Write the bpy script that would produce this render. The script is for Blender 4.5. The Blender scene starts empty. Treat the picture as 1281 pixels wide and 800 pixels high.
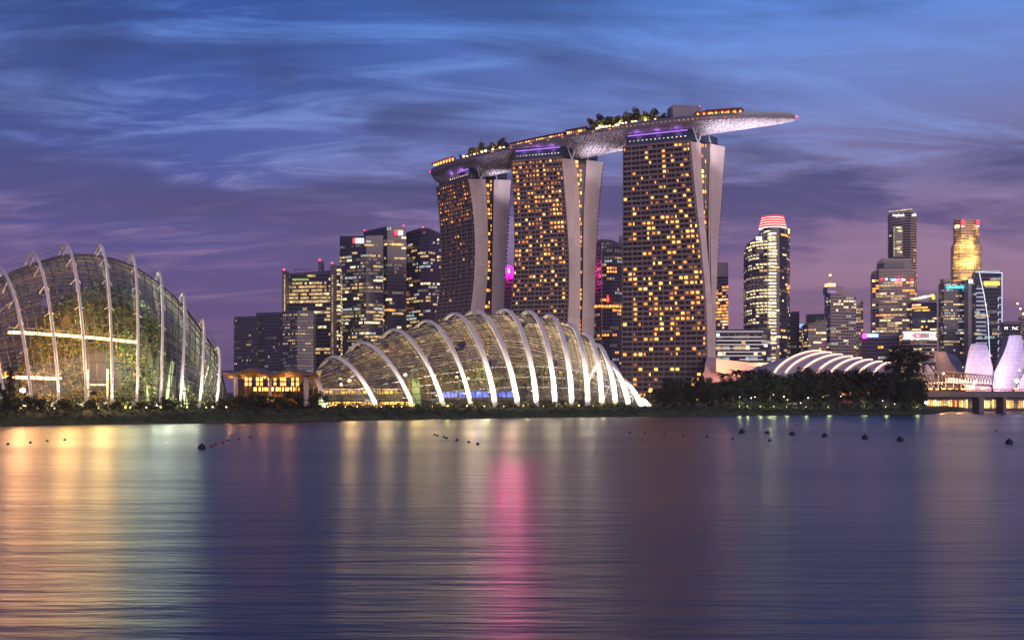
import bpy, math, random
import numpy as np
from mathutils import Vector, Matrix
R = math.radians
SC = bpy.context.scene
COL = SC.collection
F = 1200.0; CX = 640.5; HY = 490.0; CAMZ = 11.0

# ------------------------------------------------------------ camera
cam_d = bpy.data.cameras.new("camera"); cam = bpy.data.objects.new("camera", cam_d); COL.objects.link(cam)
cam.location = (0, 0, CAMZ); cam.rotation_euler = (R(90), 0, 0)
cam_d.sensor_width = 36; cam_d.lens = F / 1281 * 36; cam_d.shift_y = (HY - 400) / 1281
cam_d.clip_start = 0.5; cam_d.clip_end = 40000
SC.camera = cam
SC.view_settings.view_transform = 'Standard'; SC.view_settings.look = 'None'
SC.view_settings.exposure = 0; SC.view_settings.gamma = 1; SC.view_settings.use_curve_mapping = False
SC.cycles.use_denoising = True
SC.cycles.max_bounces = 6; SC.cycles.transparent_max_bounces = 16
SC.cycles.sample_clamp_indirect = 4.0

HAZE = .00010
def srgb(r, g, b):
    f = lambda c: (c/255/12.92) if c/255 <= .04045 else ((c/255+.055)/1.055)**2.4
    return (f(r), f(g), f(b), 1)

# ------------------------------------------------------------ world: dusk sky with streaked cloud
W = bpy.data.worlds.new("World"); SC.world = W; W.use_nodes = True
nt = W.node_tree; N = nt.nodes; L = nt.links
for n in list(N): N.remove(n)
def wn(t, **k):
    n = N.new(t)
    for a, v in k.items(): setattr(n, a, v)
    return n
def mth(op, a, b=None, clamp=False):
    n = wn('ShaderNodeMath', operation=op, use_clamp=clamp)
    for i, v in enumerate((a, b)):
        if v is None: continue
        if isinstance(v, (int, float)): n.inputs[i].default_value = v
        else: L.new(v, n.inputs[i])
    return n.outputs[0]
def mixc(f, a, b, mode='MIX'):
    n = wn('ShaderNodeMix', data_type='RGBA', blend_type=mode)
    for i, v in ((0, f), (6, a), (7, b)):
        if isinstance(v, (int, float)): n.inputs[i].default_value = v
        elif isinstance(v, tuple): n.inputs[i].default_value = v
        else: L.new(v, n.inputs[i])
    return n.outputs[2]
def ramp(f, stops, interp='EASE'):
    n = wn('ShaderNodeValToRGB'); n.color_ramp.interpolation = interp
    e = n.color_ramp.elements
    while len(e) < len(stops): e.new(0.5)
    for el, (p, c) in zip(e, stops): el.position = p; el.color = c
    L.new(f, n.inputs[0]); return n.outputs[0]
tc = wn('ShaderNodeTexCoord'); sep = wn('ShaderNodeSeparateXYZ'); L.new(tc.outputs['Generated'], sep.inputs[0])
dx, dy, dz = sep.outputs
hor = mth('SQRT', mth('ADD', mth('MULTIPLY', dx, dx), mth('MULTIPLY', dy, dy)))
el = mth('DIVIDE', mth('ABSOLUTE', mth('ARCTAN2', dz, hor)), R(60), True)      # 0..1 over 60 degrees
az = mth('ADD', mth('DIVIDE', mth('ARCTAN2', dx, dy), R(60)), 0.5, True)      # 0..1 left to right over 60 degrees
def E(y): return math.atan((HY - y)/F)/R(60)
left = ramp(el, [(0, srgb(112, 84, 124)), (E(400), srgb(92, 78, 130)), (E(300), srgb(72, 74, 136)), (E(200), srgb(60, 80, 152)), (E(90), srgb(46, 84, 164)), (E(0), srgb(32, 78, 160)), (.6, srgb(34, 58, 118)), (1, srgb(30, 46, 92))])
right = ramp(el, [(0, srgb(140, 104, 128)), (E(400), srgb(138, 106, 132)), (E(320), srgb(152, 118, 148)), (E(230), srgb(126, 118, 164)), (E(120), srgb(98, 120, 184)), (E(0), srgb(82, 126, 204)), (.6, srgb(46, 74, 138)), (1, srgb(30, 46, 92))])
azf = mth('SMOOTH_MIN', az, 1.0); 
base = mixc(ramp(az, [(0.12, (0, 0, 0, 1)), (0.82, (1, 1, 1, 1))]), left, right)
# cloud plane coordinates
inv = mth('DIVIDE', 1.0, mth('ADD', mth('ABSOLUTE', dz), 0.20))
comb = wn('ShaderNodeCombineXYZ'); L.new(mth('MULTIPLY', dx, inv), comb.inputs[0]); L.new(mth('MULTIPLY', dy, inv), comb.inputs[1])
def cloud(rot, sx, sy, scale, detail, rough, dist, loc=(0, 0, 0)):
    m = wn('ShaderNodeMapping'); m.inputs['Rotation'].default_value = (0, 0, R(rot)); m.inputs['Scale'].default_value = (sx, sy, 1); m.inputs['Location'].default_value = loc
    L.new(comb.outputs[0], m.inputs[0])
    n = wn('ShaderNodeTexNoise'); n.inputs['Scale'].default_value = scale; n.inputs['Detail'].default_value = detail
    n.inputs['Roughness'].default_value = rough; n.inputs['Distortion'].default_value = dist
    L.new(m.outputs[0], n.inputs['Vector']); return n.outputs[0]
c1 = cloud(-20, 0.62, 1.25, 1.55, 10, .60, .9, (2.3, 0.7, 0))
c2 = cloud(-32, 0.55, 2.0, 3.0, 10, .66, 1.2, (5.1, 3.3, 0))
c3 = cloud(-8, 0.6, 1.2, 0.8, 4, .5, .3, (1.2, 8.4, 0))
# broad weather: where the cloud lies thick (+) and where it opens (-), by compass direction and height
pu = mth('MULTIPLY', mth('DIVIDE', dx, mth('MAXIMUM', dy, .05)), F); pv_ = mth('MULTIPLY', mth('DIVIDE', dz, mth('MAXIMUM', dy, .05)), F)
def blob(cx, cy, rx, ry, rot, wgt):
    c_, s_ = math.cos(R(rot)), math.sin(R(rot)); u = mth('SUBTRACT', pu, cx-CX); v = mth('SUBTRACT', mth('MULTIPLY', pv_, -1.0), cy-HY)
    a_ = mth('MULTIPLY', mth('ADD', mth('MULTIPLY', u, c_), mth('MULTIPLY', v, s_)), 1/rx); b_ = mth('MULTIPLY', mth('SUBTRACT', mth('MULTIPLY', v, c_), mth('MULTIPLY', u, s_)), 1/ry)
    d_ = mth('ADD', mth('MULTIPLY', a_, a_), mth('MULTIPLY', b_, b_)); return mth('MULTIPLY', mth('POWER', 2.718, mth('MULTIPLY', d_, -1.0)), wgt)
acc = None
for bl in ((280, 150, 170, 48, 12, -.13), (560, 70, 110, 26, 22, -.10), (520, 200, 60, 16, -8, -.10), (1130, 60, 260, 70, 6, -.12), (1120, 200, 240, 34, 10, -.10), (60, 178, 120, 9, 10, -.08), (350, 215, 110, 8, -4, -.08),
           (90, 225, 220, 38, 8, .10), (400, 186, 120, 12, 2, .10), (460, 125, 110, 26, 14, .10), (720, 90, 130, 40, 14, .10), (160, 55, 200, 30, 6, .08), (1000, 262, 160, 16, 4, .12), (1260, 222, 70, 16, -6, .12), (760, 20, 200, 20, 4, .06), (330, 320, 340, 50, 0, .07), (900, 130, 70, 22, 20, .05)):
    b__ = blob(*bl); acc = b__ if acc is None else mth('ADD', acc, b__)
c1 = mth('ADD', c1, acc); c3 = mth('ADD', c3, mth('MULTIPLY', acc, .5))
dark = ramp(c1, [(.42, (0, 0, 0, 1)), (.60, (1, 1, 1, 1))])
fine = ramp(c2, [(.42, (0, 0, 0, 1)), (.68, (1, 1, 1, 1))])
broad = ramp(c3, [(.42, (0, 0, 0, 1)), (.58, (1, 1, 1, 1))])
cover = mth('MULTIPLY', mth('ADD', mth('MULTIPLY', dark, .62), mth('MULTIPLY', broad, .38)), 1.0, True)
lowfade = ramp(el, [(0.02, (.35, .35, .35, 1)), (.16, (1, 1, 1, 1)), (.5, (.6, .6, .6, 1))])
cover = mth('MULTIPLY', cover, lowfade)
dcol = ramp(el, [(0, srgb(102, 80, 118)), (E(330), srgb(78, 70, 122)), (E(180), srgb(48, 58, 108)), (E(0), srgb(34, 58, 114)), (1, srgb(28, 40, 82))])
sky = mixc(mth('MULTIPLY', cover, .95), base, dcol)
lite = ramp(el, [(0, srgb(172, 126, 146)), (E(300), srgb(150, 122, 160)), (E(180), srgb(116, 140, 204)), (E(0), srgb(92, 142, 222)), (1, srgb(40, 60, 110))])
wisp = mth('MULTIPLY', mth('MULTIPLY', fine, mth('SUBTRACT', 1.0, mth('MULTIPLY', dark, .75))), mth('MULTIPLY', lowfade, .75))
sky = mixc(wisp, sky, lite)
nish = wn('ShaderNodeTexSky'); nish.sky_type = 'NISHITA'; nish.sun_disc = False; nish.sun_elevation = R(0.5); nish.sun_rotation = R(180); nish.air_density = 1.5
sky = mixc(.02, sky, nish.outputs[0], 'ADD')
bg = wn('ShaderNodeBackground'); L.new(sky, bg.inputs[0]); bg.inputs[1].default_value = 1.2
wo = wn('ShaderNodeOutputWorld'); L.new(bg.outputs[0], wo.inputs[0])
# the one sun lamp: low, broad warm fill added from behind the camera
sd = bpy.data.lights.new("dusk_fill_sun", 'SUN'); so = bpy.data.objects.new("dusk_fill_sun", sd); COL.objects.link(so)
sd.energy = 1.3; sd.angle = R(40); sd.color = (1, .74, .68)
so.rotation_euler = Vector((-.30, .90, -.30)).to_track_quat('-Z', 'Y').to_euler()

# ------------------------------------------------------------ helpers
def at(px, y, Y): return Vector(((px - CX)/F*Y, Y, CAMZ - (y - HY)*Y/F))
def X(px, Y): return (px - CX)/F*Y
def Zy(y, Y): return CAMZ - (y - HY)*Y/F
class MB:
    def __init__(s): s.v = []; s.f = []; s.m = []
    def add(s, vs, fs, mi=0):
        b = len(s.v); s.v += [tuple(v) for v in vs]
        for f in fs: s.f.append(tuple(b+i for i in f)); s.m.append(mi)
        return s
    def quad(s, a, b, c, d, mi=0): return s.add([a, b, c, d], [(0, 1, 2, 3)], mi)
    def box(s, c, d, rz=0, mi=0):
        cx, cy, cz = c; hx, hy, hz = d[0]/2, d[1]/2, d[2]/2; co, si = math.cos(rz), math.sin(rz)
        vs = [(cx+co*x-si*y, cy+si*x+co*y, cz+z) for z in (-hz, hz) for x, y in ((-hx, -hy), (hx, -hy), (hx, hy), (-hx, hy))]
        return s.add(vs, [(3, 2, 1, 0), (4, 5, 6, 7), (0, 1, 5, 4), (1, 2, 6, 5), (2, 3, 7, 6), (3, 0, 4, 7)], mi)
    def loft(s, rings, mi=0, caps=True, closed=True):
        n = len(rings[0]); vs = [p for r in rings for p in r]; fs = []
        for i in range(len(rings)-1):
            for j in range(n if closed else n-1):
                k = (j+1) % n; fs.append((i*n+j, i*n+k, (i+1)*n+k, (i+1)*n+j))
        if caps and closed: fs += [tuple(reversed(range(n))), tuple((len(rings)-1)*n+j for j in range(n))]
        return s.add(vs, fs, mi)
    def sweep(s, path, nrm, a, b, n=8, mi=0):
        rings = []; nrm = Vector(nrm).normalized()
        for i, p in enumerate(path):
            t = (Vector(path[min(i+1, len(path)-1)]) - Vector(path[max(i-1, 0)])).normalized()
            r = t.cross(nrm)
            r = r.normalized() if r.length > 1e-4 else Vector((0, 0, 1))
            m = r.cross(t).normalized()
            k = a(i/(len(path)-1)) if callable(a) else a
            kb = b(i/(len(path)-1)) if callable(b) else b
            rings.append([Vector(p)+m*k*math.cos(q)+r*kb*math.sin(q) for q in [2*math.pi*j/n+math.pi/n for j in range(n)]])
        return s.loft(rings, mi)
    def tube(s, path, r, n=5, mi=0):
        d = (Vector(path[-1])-Vector(path[0]))
        up = Vector((0, 0, 1)) if abs(d.normalized().z) < .9 else Vector((0, 1, 0))
        return s.sweep(path, up, r, r, n, mi)
    def lathe(s, prof, c=(0, 0, 0), n=12, mi=0):
        return s.loft([[(c[0]+r*math.cos(2*math.pi*j/n), c[1]+r*math.sin(2*math.pi*j/n), c[2]+z) for j in range(n)] for r, z in prof], mi)
    def build(s, name, mats, parent=None, smooth=False, loc=None):
        me = bpy.data.meshes.new(name); me.from_pydata(s.v, [], s.f)
        if not isinstance(mats, (list, tuple)): mats = [mats]
        for m in mats: me.materials.append(m)
        if len(mats) > 1: me.polygons.foreach_set('material_index', s.m)
        if smooth: me.polygons.foreach_set('use_smooth', [True]*len(me.polygons))
        me.update()
        o = bpy.data.objects.new(name, me); COL.objects.link(o)
        if parent is not None: o.parent = parent; o.matrix_parent_inverse = Matrix.Translation(-parent.location) if parent.location.length else Matrix()
        if loc is not None: o.location = loc
        return o
def tag(o, label=None, cat=None, group=None, kind=None):
    if label: o['label'] = label
    if cat: o['category'] = cat
    if group: o['group'] = group
    if kind: o['kind'] = kind
    return o
def thing(name, label, cat, loc=(0, 0, 0), group=None):
    o = bpy.data.objects.new(name, None); COL.objects.link(o); o.location = loc; o.empty_display_size = 1
    return tag(o, label, cat, group)
def copy_tree(o, parent=None):
    c = o.copy(); COL.objects.link(c); c.parent = parent
    for ch in KIDS.get(o.name, []): copy_tree(ch, c)
    return c
KIDS = {}
def kids(root):
    ks = [o for o in COL.objects if o.parent == root]; KIDS[root.name] = ks
    for k in ks: kids(k)
def mat(name, color, rough=.6, metal=0, noise=0, nscale=1.0, bump=0, emit=None, es=0, spec=.5, sample=True, stretch=(1, 1, 1)):
    m = bpy.data.materials.new(name); m.use_nodes = True; t = m.node_tree; p = t.nodes['Principled BSDF']
    p.inputs['Base Color'].default_value = (*color[:3], 1); p.inputs['Roughness'].default_value = rough; p.inputs['Metallic'].default_value = metal
    p.inputs['Specular IOR Level'].default_value = spec
    if noise or bump:
        co = t.nodes.new('ShaderNodeTexCoord'); mp = t.nodes.new('ShaderNodeMapping'); mp.inputs['Scale'].default_value = stretch
        t.links.new(co.outputs['Object'], mp.inputs[0])
        nz = t.nodes.new('ShaderNodeTexNoise'); nz.inputs['Scale'].default_value = nscale; nz.inputs['Detail'].default_value = 5
        t.links.new(mp.outputs[0], nz.inputs['Vector'])
    if noise:
        rp = t.nodes.new('ShaderNodeMapRange'); rp.inputs[1].default_value = .3; rp.inputs[2].default_value = .7; rp.inputs[3].default_value = 1-noise; rp.inputs[4].default_value = 1+noise
        t.links.new(nz.outputs[0], rp.inputs[0])
        mx = t.nodes.new('ShaderNodeVectorMath'); mx.operation = 'SCALE'; mx.inputs[0].default_value = color[:3]
        t.links.new(rp.outputs[0], mx.inputs['Scale']); t.links.new(mx.outputs[0], p.inputs['Base Color'])
    if bump:
        b = t.nodes.new('ShaderNodeBump'); b.inputs['Strength'].default_value = bump; b.inputs['Distance'].default_value = .3
        t.links.new(nz.outputs[0], b.inputs['Height']); t.links.new(b.outputs[0], p.inputs['Normal'])
    if emit:
        p.inputs['Emission Color'].default_value = (*emit[:3], 1); p.inputs['Emission Strength'].default_value = es
        if not sample: m.cycles.emission_sampling = 'NONE'
    return m
def winmat(name, col, es, nscale=.35):
    """a lit window: the lit room behind it, uneven curtains and lamps"""
    m = mat(name, (.05, .05, .05), .3, emit=col, es=es, sample=False); t = m.node_tree; p = t.nodes['Principled BSDF']
    co = t.nodes.new('ShaderNodeNewGeometry'); nz = t.nodes.new('ShaderNodeTexNoise'); nz.inputs['Scale'].default_value = nscale; nz.inputs['Detail'].default_value = 3
    t.links.new(co.outputs['Position'], nz.inputs['Vector'])
    rp = t.nodes.new('ShaderNodeMapRange'); rp.inputs[1].default_value = .35; rp.inputs[2].default_value = .68; rp.inputs[3].default_value = es*.35; rp.inputs[4].default_value = es*1.7
    t.links.new(nz.outputs[0], rp.inputs[0]); t.links.new(rp.outputs[0], p.inputs['Emission Strength'])
    return m
M = dict(
    wglass=mat('dark_glass', (.02, .025, .035), .12, spec=.6),
    wdim=winmat('window_dim', (.9, .66, .40), .16),
    wwarm=winmat('window_warm', (1, .64, .24), .75),
    wbright=winmat('window_bright', (1, .77, .38), 1.6),
    wcool=winmat('window_cool', (.80, .92, .85), .5),
    wamber=winmat('window_amber', (1, .31, .04), 2.5, .2),
    wamber2=winmat('window_amber_bright', (1, .42, .08), 3.6, .2),
    wamber3=winmat('window_amber_dim', (1, .33, .08), .55, .2),
    concrete=mat('pale_concrete', (.78, .63, .56), .65, noise=.10, nscale=.12),
    parapet=mat('balcony_parapet', (.23, .175, .165), .6, noise=.15, nscale=.2),
    hotelglass=mat('hotel_glass', (.025, .022, .028), .18),
    stone=mat('grey_stone', (.20, .19, .21), .6, noise=.2, nscale=.05),
    darkstone=mat('dark_cladding', (.09, .09, .13), .35, noise=.2, nscale=.05),
    beige=mat('beige_stone', (.46, .38, .34), .6, noise=.12, nscale=.06),
    navy=mat('navy_glass', (.045, .06, .10), .15, noise=.2, nscale=.03),
    ribw=mat('white_rib_paint', (.74, .70, .68), .42, noise=.07, nscale=.4),
    steel=mat('grid_steel', (.035, .032, .03), .6),
    steeldark=mat('dark_steel', (.09, .085, .08), .5),
    white=mat('white_paint', (.78, .76, .76), .5, noise=.05, nscale=.3),
    wood=mat('timber_roof', (.15, .07, .03), .55, noise=.25, nscale=.5, stretch=(1, 6, 1)),
    leaf=mat('leaf_dark', (.022, .030, .016), .6, noise=.5, nscale=.25),
    leaf2=mat('leaf_olive', (.060, .075, .020), .6, noise=.5, nscale=.2),
    leafb=mat('leaf_bright', (.10, .15, .025), .6, noise=.6, nscale=.15),
    leafy=mat('leaf_yellow', (.26, .16, .03), .6, noise=.6, nscale=.15),
    bark=mat('bark', (.06, .045, .035), .8, noise=.3, nscale=1.5),
    bark2=mat('planted_rock', (.05, .045, .025), .9, noise=.5, nscale=.2, bump=.5),
    bulb=mat('warm_bulb', (1, .8, .5), emit=(1, .62, .22), es=9),
    bulbw=mat('white_bulb', (1, 1, 1), emit=(1, .92, .80), es=9),
    bulbg=mat('green_bulb', (.5, 1, .2), emit=(.62, 1, .18), es=2),
    bulbo=mat('orange_bulb', (1, .5, .2), emit=(1, .32, .07), es=9),
    red=mat('red_beacon', (1, .1, .1), emit=(1, .03, .05), es=8),
    redpaint=mat('red_canvas', (.5, .05, .03), .6),
    violet=mat('violet_strip', (.3, .1, .5), emit=(.50, .24, 1), es=1.0),
    strip=mat('walkway_light', (1, .8, .5), emit=(1, .46, .17), es=6),
    stripp=mat('roof_light', (1, .8, .6), emit=(1, .52, .32), es=3.2),
    signw=mat('sign_white', (1, 1, 1), emit=(1, .97, .92), es=2.0),
    signy=mat('sign_yellow', (1, .8, .2), emit=(1, .60, .12), es=3.0),
    signb=mat('sign_blue', (.1, .3, 1), emit=(.12, .25, 1), es=3.0),
    signc=mat('sign_cyan', (.1, .8, 1), emit=(.10, .75, 1), es=2.6),
    signr=mat('sign_red', (1, .05, .05), emit=(1, .03, .06), es=3.5),
    pink=mat('sign_pink', (1, .05, .5), emit=(1, .0, .32), es=480),
    pink2=mat('sign_pink_soft', (1, .05, .5), emit=(1, .01, .30), es=22),
    black=mat('black_rubber', (.012, .011, .013), .5),
    buoyr=mat('red_buoy', (.40, .03, .03), .5),
    buoyb=mat('blue_buoy', (.03, .07, .12), .5),
)
WM = [M['wglass'], M['wdim'], M['wwarm'], M['wbright'], M['wcool'], M['wamber'], M['wamber2'], M['wamber3']]
def light(name, kind, loc, energy, col, size=1.0, aim=None, spot=60, parent=None, blend=.6):
    d = bpy.data.lights.new(name, kind); d.energy = energy; d.color = col
    if kind == 'SPOT': d.spot_size = R(spot); d.spot_blend = blend; d.shadow_soft_size = size
    elif kind == 'POINT': d.shadow_soft_size = size
    elif kind == 'AREA': d.size = size
    o = bpy.data.objects.new(name, d); COL.objects.link(o); o.location = loc
    if aim is not None: o.rotation_euler = (Vector(aim)-Vector(loc)).to_track_quat('-Z', 'Y').to_euler()
    if parent is not None: o.parent = parent; o.matrix_parent_inverse = Matrix.Translation(-parent.location)
    return o

def panels(m, w, h, col, dark, vert=True):
    t = m.node_tree; p = t.nodes['Principled BSDF']; co = t.nodes.new('ShaderNodeNewGeometry'); sp = t.nodes.new('ShaderNodeSeparateXYZ'); cb = t.nodes.new('ShaderNodeCombineXYZ')
    t.links.new(co.outputs['Position'], sp.inputs[0]); t.links.new(sp.outputs[0], cb.inputs[0]); t.links.new(sp.outputs[2], cb.inputs[1])
    b = t.nodes.new('ShaderNodeTexBrick'); b.offset = 0; b.inputs['Scale'].default_value = 1; b.inputs['Brick Width'].default_value = w; b.inputs['Row Height'].default_value = h
    b.inputs['Mortar Size'].default_value = .09; b.inputs['Color1'].default_value = (*col, 1); b.inputs['Color2'].default_value = (*[c*.86 for c in col], 1); b.inputs['Mortar'].default_value = (*dark, 1)
    t.links.new(cb.outputs[0], b.inputs['Vector'])
    nz = t.nodes.new('ShaderNodeTexNoise'); nz.inputs['Scale'].default_value = .06; nz.inputs['Detail'].default_value = 6; mp = t.nodes.new('ShaderNodeMapping'); mp.inputs['Scale'].default_value = (1, 1, .3); t.links.new(co.outputs['Position'], mp.inputs[0]); t.links.new(mp.outputs[0], nz.inputs['Vector'])
    rp = t.nodes.new('ShaderNodeMapRange'); rp.inputs[1].default_value = .3; rp.inputs[2].default_value = .7; rp.inputs[3].default_value = .78; rp.inputs[4].default_value = 1.08; t.links.new(nz.outputs[0], rp.inputs[0])
    v = t.nodes.new('ShaderNodeVectorMath'); v.operation = 'SCALE'; t.links.new(b.outputs[0], v.inputs[0]); t.links.new(rp.outputs[0], v.inputs['Scale']); t.links.new(v.outputs[0], p.inputs['Base Color'])
panels(M['concrete'], 6.0, 6.8, (.86, .71, .63), (.58, .47, .42))
# ------------------------------------------------------------ the setting: water, land, bank
def water_mat():
    m = bpy.data.materials.new('bay_water'); m.use_nodes = True; t = m.node_tree; p = t.nodes['Principled BSDF']
    p.inputs['Base Color'].default_value = (.006, .022, .06, 1); p.inputs['Roughness'].default_value = .31; p.inputs['IOR'].default_value = 1.34
    p.inputs['Specular IOR Level'].default_value = .8
    g = t.nodes.new('ShaderNodeNewGeometry'); hs = []
    wp = t.nodes.new('ShaderNodeMapping'); wp.inputs['Scale'].default_value = (.35, 1, 1); t.links.new(g.outputs['Position'], wp.inputs[0]); wz = t.nodes.new('ShaderNodeTexNoise'); wz.inputs['Scale'].default_value = .022; wz.inputs['Detail'].default_value = 2; t.links.new(wp.outputs[0], wz.inputs['Vector'])
    wr = t.nodes.new('ShaderNodeMapRange'); wr.inputs[1].default_value = .35; wr.inputs[2].default_value = .65; wr.inputs[3].default_value = .28; wr.inputs[4].default_value = .34; t.links.new(wz.outputs[0], wr.inputs[0]); t.links.new(wr.outputs[0], p.inputs['Roughness'])
    for sx, sy, sc, w in ((.14, 1, .9, .10), (.15, 1, .27, .30), (.20, 1, .09, .12), (.2, 1, 3.2, .025)):
        mp = t.nodes.new('ShaderNodeMapping'); mp.inputs['Scale'].default_value = (sx, sy, 1); t.links.new(g.outputs['Position'], mp.inputs[0])
        nz = t.nodes.new('ShaderNodeTexNoise'); nz.inputs['Scale'].default_value = sc; nz.inputs['Detail'].default_value = 4; nz.inputs['Roughness'].default_value = .6
        t.links.new(mp.outputs[0], nz.inputs['Vector'])
        mu = t.nodes.new('ShaderNodeMath'); mu.operation = 'MULTIPLY'; mu.inputs[1].default_value = w; t.links.new(nz.outputs[0], mu.inputs[0]); hs.append(mu.outputs[0])
    acc = hs[0]
    for h in hs[1:]:
        a = t.nodes.new('ShaderNodeMath'); a.operation = 'ADD'; t.links.new(acc, a.inputs[0]); t.links.new(h, a.inputs[1]); acc = a.outputs[0]
    b = t.nodes.new('ShaderNodeBump'); b.inputs['Strength'].default_value = 1; b.inputs['Distance'].default_value = 1.0
    t.links.new(acc, b.inputs['Height']); t.links.new(b.outputs[0], p.inputs['Normal'])
    return m
MB().quad((-9000, -200, 0), (9000, -200, 0), (9000, 9000, 0), (-9000, 9000, 0)).build('water', water_mat()); tag(bpy.data.objects['water'], kind='structure')

SH = [(-900, 300), (-300, 304), (0, 307), (270, 343), (540, 388), (810, 433), (1000, 455), (1150, 463), (1168, 475), (1185, 545), (1281, 560), (1700, 620)]
def shoreY(px): return float(np.interp(px, [a for a, b in SH], [b for a, b in SH]))
def landZ(px): return float(np.interp(px, [0, 270, 810, 1000, 1281], [5.0, 4.8, 4.2, 3.2, 3.0]))
grass_m = mat('bank_grass', (.035, .05, .018), .9, noise=.5, nscale=.25, bump=.6)
rnd = random.Random(5)
pxs = list(np.linspace(-900, 1160, 190)) + list(np.linspace(1165, 1700, 50))
rings = []
for px in pxs:
    Y0 = shoreY(px); zt = landZ(px); r = []
    for d, zz in ((0, -1), (0.0, .15), (2.5, .55), (5, .8), (8, .96), (12, 1.0), (40, 1.0), (900, 1.0), (9000, 1.0)):
        jit = rnd.uniform(-.5, .5) if 0 < zz < 1 else 0
        yy = Y0 + d + (rnd.uniform(-.4, .4) if zz == .15 else 0)
        r.append(((px-CX)/F*yy if d < 800 else (px-CX)/F*yy*1.0, yy, -1 if zz < 0 else zt*zz+jit*.5))
    rings.append(r)
mb = MB(); mb.loft(rings, closed=False); tag(mb.build('ground', grass_m, smooth=True), kind='structure')

# ------------------------------------------------------------ leaves and trees
def leaf_cloud(mb, centers, n, rad, size, rg, mi=0, flat=.8):
    for c, rr in centers:
        k = int(n)
        for _ in range(k):
            d = Vector((rg.gauss(0, 1), rg.gauss(0, 1), rg.gauss(0, 1)*flat)); d.normalize(); d *= rr*rad*(rg.random()**.45)
            p = Vector(c)+d; s = size*rg.uniform(.6, 1.4)
            a = Vector((rg.gauss(0, 1), rg.gauss(0, 1), rg.gauss(0, .6))).normalized(); b = a.cross(Vector((rg.gauss(0, 1), rg.gauss(0, 1), rg.gauss(0, 1)))).normalized()
            mb.add([p-a*s, p+b*s*.55, p+a*s, p-b*s*.55], [(0, 1, 2, 3)], mi if not isinstance(mi, list) else rg.choice(mi))
def tree_meshes(seed, h, cr, cz, nl=14, per=110, leaf=.42, mats=None, trunk_r=.25, top=.0):
    rg = random.Random(seed); crown = MB(); trunk = MB(); cs = []
    th = h*cz
    for i in range(nl):
        a = rg.uniform(0, 6.28); q = rg.random()**.6; zz = rg.uniform(.0, 1)
        rr = cr*q*math.sqrt(max(.05, 1-(zz*2-1)**2*.85))
        cs.append((Vector((rr*math.cos(a), rr*math.sin(a), th+(h-th)*zz)), cr*rg.uniform(.26, .46)))
    leaf_cloud(crown, cs, per, 1.0, leaf, rg, [0, 0, 1] if mats and len(mats) > 1 else 0)
    pts = [Vector((0, 0, -.5)), Vector((rg.uniform(-.2, .2), 0, th*.5)), Vector((rg.uniform(-.4, .4), rg.uniform(-.3, .3), th)), Vector((rg.uniform(-.3, .3), 0, h*.8))]
    trunk.sweep(pts, (1, 0, 0), lambda t: trunk_r*(1-.75*t), lambda t: trunk_r*(1-.75*t), 7)
    for c, _ in cs[:9]:
        b = pts[1].lerp(pts[3], rg.uniform(.2, .8)); trunk.sweep([b, b.lerp(c, .5)+Vector((0, 0, -.3)), c], (1, .2, 0), lambda t: trunk_r*.4*(1-.7*t), lambda t: trunk_r*.4*(1-.7*t), 5)
    return crown, trunk
def make_tree(name, label, cat, seed, h, cr, cz=.35, group=None, mats=None, **k):
    mats = mats or [M['leaf'], M['leaf2']]
    c, t = tree_meshes(seed, h, cr, cz, mats=mats, **k)
    o = thing(name, label, cat, group=group)
    c.build('crown', mats, o); t.build('trunk', M['bark'], o); kids(o); return o
def make_palm(seed, h, label, group):
    rg = random.Random(seed); o = thing('palm_tree', label, 'palm tree', group=group); c = MB(); t = MB()
    bend = rg.uniform(-.6, .6); top = Vector((bend, 0, h))
    t.sweep([Vector((0, 0, -.5)), Vector((bend*.2, 0, h*.5)), top], (0, 1, 0), lambda q: .28-.12*q, lambda q: .28-.12*q, 7)
    for i in range(17):
        a = i*2.4+rg.random(); el_ = rg.uniform(-.1, .9); Ln = rg.uniform(2.8, 3.8)
        d = Vector((math.cos(a), math.sin(a), 0)); sd_ = Vector((-math.sin(a), math.cos(a), 0)); prev = top.copy()
        for j in range(7):
            q = (j+1)/7; p = top+d*Ln*q*math.cos(el_*.6)+Vector((0, 0, 1))*(Ln*q*math.sin(el_)-2.2*q*q)
            w = .55*math.sin(math.pi*min(1, q*.9+.1))+.08
            for sg in (-1, 1):
                c.add([prev, p, p+sd_*sg*w-Vector((0, 0, w*.6))+d*.25, prev+sd_*sg*w*.9-Vector((0, 0, w*.5))+d*.25], [(0, 1, 2, 3)])
            prev = p
    c.build('crown', M['leaf'], o); t.build('trunk', M['bark'], o); kids(o); return o
class Pool:
    """copies of a few grown models, first use moves the model itself"""
    def __init__(s, protos): s.p = protos; s.used = set()
    def place(s, i, loc, rz=0, sc=1.0, label=None, group=None):
        i %= len(s.p); p = s.p[i]
        if i in s.used: o = copy_tree(p)
        else: o = p; s.used.add(i)
        o.location = loc; o.rotation_euler = (0, 0, rz); o.scale = (sc, sc, sc) if not isinstance(sc, tuple) else sc
        if label: o['label'] = label
        if group: o['group'] = group
        return o
rg = random.Random(11)

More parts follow.
